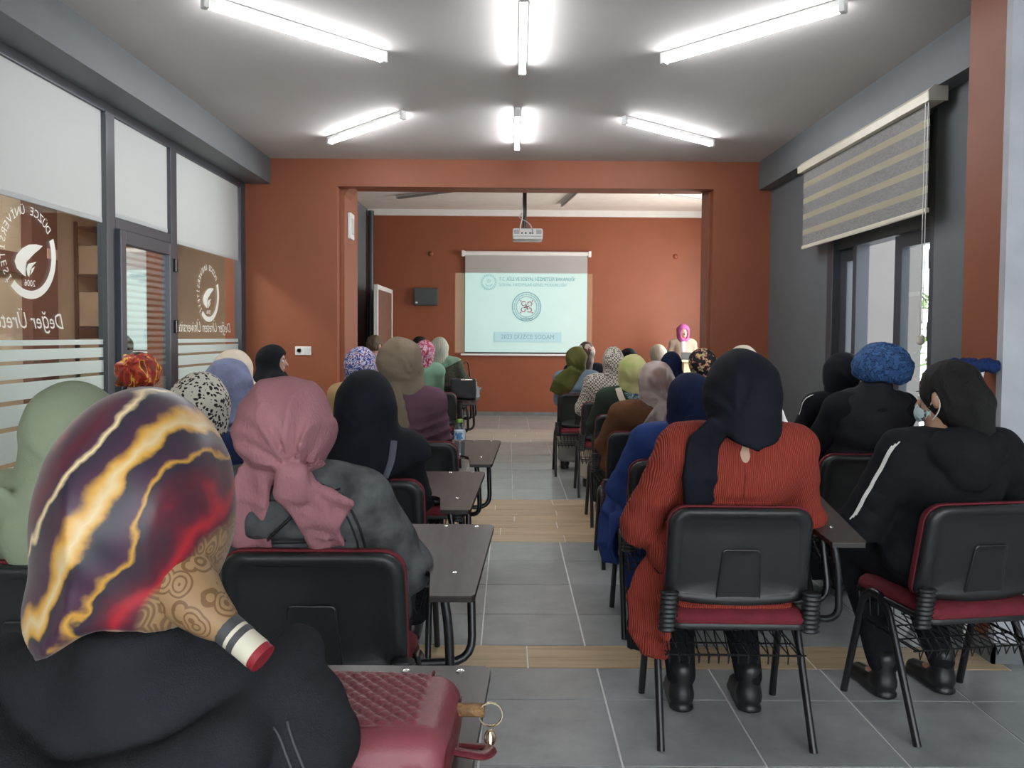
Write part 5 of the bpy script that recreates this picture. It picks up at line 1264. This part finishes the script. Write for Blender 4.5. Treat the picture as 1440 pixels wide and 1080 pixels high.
# 34
def ex34(o, s, tf, sf):
    P = [tuple(hit(tf, V3(*(s.sh[0]+(s.el[0]-s.sh[0])*t))+V3(-.2, -.1, .22), (.6, .3, -.66))+V3(-.002, -.001, .003)) for t in np.linspace(-.15, .5, 8)]
    MB().tube(P, .003, 8, .005).build('white_piping', WHITE, o, 60)
seatp('woman in a black headscarf and black jacket with white piping by the right door', 2.03, 4.75, 1.293, 1.99, 4.86, 'tablet-arm chair of the woman in the black jacket with white piping', 8,
      res=.011, wf=1.15, scarf=dict(hw=.112, hh=.125, amp=.005, n=8, cone=[((0, -.01, -.05), (0, -.0, -.12), .10, .085)]), scarf_m=BLKV, top_m=BLK, bottom_m=BLK, extra=ex34)
# 35
def ex35(o, s, tf, sf):
    vf = topf(s, loose=.019, short=True, hem=.5, collar=.045, wr=lambda p: -.0022*np.cos(p[:, 2]*70)+.0025*wob(p, 30.))
    sdf_obj('quilted_vest', vf, (-.30, -.32, .48), (.30, .30, s.neck[2]+.12), .009, VEST, o)
seatp('woman in a blue lace turban and black quilted vest', 1.80, 3.80, 1.351, 1.72, 3.94, 'tablet-arm chair of the woman in the blue turban', 4,
      res=.0085, wf=1.16, yaw=28, scarf=dict(hw=.122, hd=.138, hh=.122, turban=True, amp=.006, n=9, knot=(.06, -.10, .0)), scarfname='turban', scarf_m=TURQ, hair='short', hair_m=HAIRD, top_m=BLK, bottom_m=BLK, topname='sweater', extra=ex35)
# 36
def ex36(o, s, tf, sf):
    for k in range(3):
        P = []
        for t in np.linspace(-.05, .98, 14):
            c_ = s.sh[0]+(s.el[0]-s.sh[0])*float(t); off = V3(-.25, -.16-.006*k*0, .10); side = V3(-.0, -.010*(k-1), .010*(k-1))
            P.append(tuple(hit(tf, c_+off+side*1.2, -off)+V3(-.0015, -.001, .0)))
        MB().tube(P, .0018, 8, .0032, up=(-1, 0, 0)).build('white_stripe', WHITE, o, 60)
    h = s.head; q = s.R
    MASK = fab('pale_blue_mask', (.48, .60, .62), .8, .03)
    def mf(p):
        u = (p-h)@q; return smax(smax(ell(u, (0, .045, -.052), (.066, .075, .058)), -ell(u, (0, .038, -.052), (.062, .072, .075)), .004), -.008-u[:, 1], .004)
    sdf_obj('face_mask', mf, tuple(h-.16), tuple(h+.16), .0055, MASK, o)
    for e in (-1, 1):
        P = [h+q@V3(e*.064, .03, -.03), h+q@V3(e*.083, -.005, .008), h+q@V3(e*.086, -.022, -.012), h+q@V3(e*.08, -.01, -.045), h+q@V3(e*.060, .025, -.075)]
        MB().tube(curve([tuple(x) for x in P], 5), .0022, 6).build('mask_loop', WHITE, o, 60)
seatp('person with dark bobbed hair, pale blue mask and black hooded tracksuit with white stripes', 1.545, 2.74, 1.295, 1.60, 2.83, 'tablet-arm chair at the right edge, of the person in the striped tracksuit', 9,
      res=.007, wf=1.34, yaw=22, feet=.16, hair='bob', hair_m=HAIRD, top_m=BLK, bottom_m=BLK, trousers=True, topname='hooded_jacket', topkw=dict(hood=True, sleeve=.008, loose=.01), arms=dict(eL=(-.30, .05, .70), eR=(.31, .03, .72)), extra=ex36)
# speaker
def exS(o, s, tf, sf):
    bl = lambda p: smax(U([ell(p, s.chest+V3(0, .03, 0), (.075, .10, .20)), ], .02), p[:, 2]-float(s.neck[2])+.0, .01)
    sdf_obj('white_blouse', bl, (-.2, -.2, s.chest[2]-.3), (.2, .3, s.neck[2]+.05), .012, WHITEB, o)
person('woman speaking behind the lectern in a fuchsia headscarf and beige blazer', 2.81, 12.62, 1.60, (2.81, 12.64), 172, res=.010, wf=1.02, stand=.285, yaw=12, pitch=-12,
       scarf=dict(hw=.105, hh=.118, amp=.005, n=9, cone=[((0, .0, -.07), (0, .02, -.13), .085, .085)], fr=(.058, .08, .085)), scarf_m=FUCH, top_m=BEIGEJ, bottom_m=fab('dark_trousers', (.03, .03, .035)), trousers=True, topname='blazer',
       arms=dict(eL=(-.23, .0, .72), eR=(.23, .0, .72), wL=(-.13, .23, .70), wR=(.13, .23, .70)), extra=exS)
# ------------------------------------------------------------------ bags, bottle, mop
def quilt_bag(x, y, z, rz):
    o = empty('handbag', (x, y, z), rz); tag(o, 'maroon leather handbag with a quilted flap lying on the nearest tablet', 'handbag')
    W, Dp, Hh = .36, .235, .10
    def rr(u, v, r=.05):   # rounded plan
        return u, v
    def bf(p):
        q = np.abs(p-V3(0, 0, .052))-V3(W/2-.045, Dp/2-.045, .008)
        return nrm(np.maximum(q, 0))+np.minimum(q.max(1), 0)-.042+.002*wob(p, 24.)
    sdf_obj('bag_body', bf, (-.22, -.16, -.01), (.22, .16, .13), .007, LEATHER, o)
    nx, ny = 150, 90; uu, vv = np.meshgrid(np.linspace(-1, 1, nx+1), np.linspace(-1, 1, ny+1))
    X_ = uu*(W/2-.006)*(1-.08*np.maximum(0, -vv)**5); Y_ = vv*(Dp/2+.0)-.002
    P_ = np.stack([X_.ravel(), Y_.ravel(), np.full(X_.size, .2)], 1).astype(F32); t_ = np.zeros(len(P_), F32)
    for _ in range(40): t_ += np.minimum(bf(P_-np.stack([t_*0, t_*0, t_], 1)), .05)*.8
    z_ = np.maximum(.2-t_, .055)+.005
    pit = .023; qa, qb = (X_+Y_*.95)/pit, (X_-Y_*.95)/pit
    pil = np.minimum(np.abs(np.sin(qa*PI)), np.abs(np.sin(qb*PI))).ravel()**.6*.0055
    ins = ((np.abs(uu) < .74) & (vv > -.62)).ravel()
    z_ = z_+np.where(ins, pil, .0015)
    vs = [tuple(map(float, q)) for q in np.stack([P_[:, 0], P_[:, 1], z_], 1)]
    n = nx+1; fs = [(j*n+i, j*n+i+1, (j+1)*n+i+1, (j+1)*n+i) for j in range(ny) for i in range(nx)]
    k = len(vs); vs += [(a, b, c_-.007) for a, b, c_ in vs]; fs += [tuple(t+k for t in f)[::-1] for f in fs]
    bd_ = [i for i in range(n)]+[j*n+nx for j in range(1, ny+1)]+[ny*n+i for i in range(nx-1, -1, -1)]+[j*n for j in range(ny-1, 0, -1)]
    fs += [(bd_[i], bd_[i-1], bd_[i-1]+k, bd_[i]+k) for i in range(len(bd_))]
    fl = link('quilted_flap', pymesh('quilted_flap', vs, fs), mat('dusty_maroon_leather', (.20, .042, .055), .42, .10, 12, .08, 260), o, True)
    def top(u, v): return (u*(W/2-.004), v*(Dp/2+.002)-.006, .1055)
    MB().tube([top(*q) for q in curve([(-.74, .9), (-.76, -.2), (-.6, -.5), (-.45, -.64), (.45, -.64), (.6, -.5), (.76, -.2), (.74, .9)], 5)], .0022, 6).build('piping', LEATHER, fl, 60)
    MB().tube([(-W/2+.012, -Dp/2-.004, .055), (0, -Dp/2-.006, .05), (W/2-.012, -Dp/2-.004, .055)], .003, 6).build('piping', LEATHER, fl, 60)
    GOLD = mat('pale_gold_metal', (.72, .60, .42), .22, .05, 5, 0, 50, 1.)
    cord = mat('brown_braided_cord', (.22, .12, .05), .7, .3, 60, .5, 200)
    st = MB().tube([(W/2-.01, .045, .072), (W/2+.035, .045, .072)], .010, 12).build('strap_end', cord, o, 60); st['label'] = 'brown braided strap end'
    MB().tube([(W/2+.045+.018*math.cos(t), .04, .068+.018*math.sin(t)) for t in np.linspace(0, 2*PI, 20)[:-1]], .0018, 6, closed=True).build('metal_ring', GOLD, st, 60)
    MB().tube([(W/2+.045+.007*math.cos(t), .024, .04+.011*math.sin(t)) for t in np.linspace(0, 2*PI, 16)[:-1]], .0022, 6, closed=True).tube([(W/2+.045, .03, .05), (W/2+.045, .018, .02)], .003, 6).build('clasp', GOLD, st, 60)
    MB().tube(bend([(W/2-.02, -.03, .05), (W/2+.04, -.02, .035), (W/2+.05, .015, .03), (W/2+.0, .02, .03)], .015), .005, 8, .010).build('strap_loop', LEATHER, o, 60)
    return o
quilt_bag(-.25, 1.135, .729, math.radians(-2))
# water bottle on the tablet beside the woman in plum
PET = glass('clear_bottle', (.88, .93, .95), 1.6)
bo = empty('water_bottle', (-.262, 4.20, .714)); tag(bo, 'clear water bottle with green cap and blue label on the tablet beside the plum top', 'bottle')
prof = [(.026, .0), (.031, .006), (.0315, .02)]
for i in range(6): prof += [(.0315, .028+i*.012), (.029, .034+i*.012)]
prof += [(.0315, .104), (.0315, .15), (.028, .165), (.016, .182), (.013, .188), (.013, .197)]
MB().lathe(prof, 20).build('bottle_body', PET, bo, 60)
MB().lathe([(.028, .002), (.028, .095)], 16).build('water', glass('water', (.80, .86, .88), 1.0), bo, 60)
MB().lathe([(.0322, .102), (.0322, .152)], 20).build('bottle_label', pattern('bottle_label_print', [(0, (.10, .25, .50)), (.45, (.62, .72, .78)), (.62, (.15, .34, .58))], 22, 'noise', .5), bo, 60)
MB().lathe([(.0145, .194), (.0155, .196), (.0155, .210), (.0145, .212)], 16).build('bottle_cap', mat('green_cap', (.25, .55, .06), .4), bo, 60)
# black bag with papers, and a dark handbag, on the far tablets
b1 = empty('document_bag', (-.46, 7.98, .732), math.radians(-4)); tag(b1, 'flat black bag with white papers sticking out, on a far left tablet', 'bag')
f1 = lambda p: nrm(np.maximum(np.abs(p-V3(0, 0, .105))-V3(.115, .035, .09), 0))-.014+.003*wob(p, 26.)
sdf_obj('bag_body', f1, (-.16, -.08, -.01), (.16, .08, .24), .010, mat('black_bag_nylon', (.014, .015, .018), .5, .1), b1)
for i, (a, z_) in enumerate(((.0, .06), (.02, .10), (-.01, .15))): MB().box(.10, .165-.012*i, -.012+a, -.010+a, z_-.04, z_+.03).build('paper_sheet', WHITEP, b1)
MB().box(-.02, .10, -.05, -.046, .19, .206, .002).build('zip_pull', CHROME, b1)
b2 = empty('handbag', (-.50, 9.12, .722), math.radians(10)); tag(b2, 'dark handbag with tall handles standing on a tablet far left of the aisle', 'handbag')
f2 = lambda p: cap(p, (0, 0, .04), (0, 0, .15), .10, .05, sc=(1, .5, 1))+.003*wob(p, 30.)
sdf_obj('bag_body', f2, (-.14, -.09, -.02), (.14, .09, .24), .011, mat('dark_brown_leather', (.035, .022, .02), .35, .1), b2)
for y_ in (-.025, .025): MB().tube(bend([(-.05, y_, .16), (-.035, y_, .33), (.0, y_, .36), (.03, y_, .33), (.05, y_, .16)], .05), .006, 8).build('bag_handle', mat('dark_brown_leather', (.035, .022, .02), .35), b2, 60)
MB().box(-.012, .012, -.055, -.045, .10, .15, .003).build('buckle', CHROME, b2)
# blue mop leaning head up against the column
mp = empty('mop', (1.965, 3.36, 0)); tag(mp, 'blue microfibre mop standing upside down against the orange column', 'mop')
MB().tube([(.0, -.06, .005), (.035, -.03, 1.20)], .012, 10).build('mop_handle', mat('white_mop_pole', (.75, .75, .72), .4), mp, 60)
MB().tube([(.02, -.035, 1.08), (.052, -.03, 1.24)], .016, 8, .012).build('swivel_joint', WHITE, mp, 60)
def mopf(p):
    q = p-V3(.02, -.03, 1.262); d = nrm(np.maximum(np.abs(q)-V3(.085, .03, .004), 0))-.020
    return d+.010*np.sin(q[:, 0]*75)*np.sin(q[:, 2]*50+q[:, 1]*90)
sdf_obj('mop_head', mopf, (-.13, -.13, 1.18), (.17, .07, 1.34), .006, fab('blue_microfibre', (.018, .035, .12), .95, .3, 90, .6, 160), mp)
bpy.context.view_layer.update()
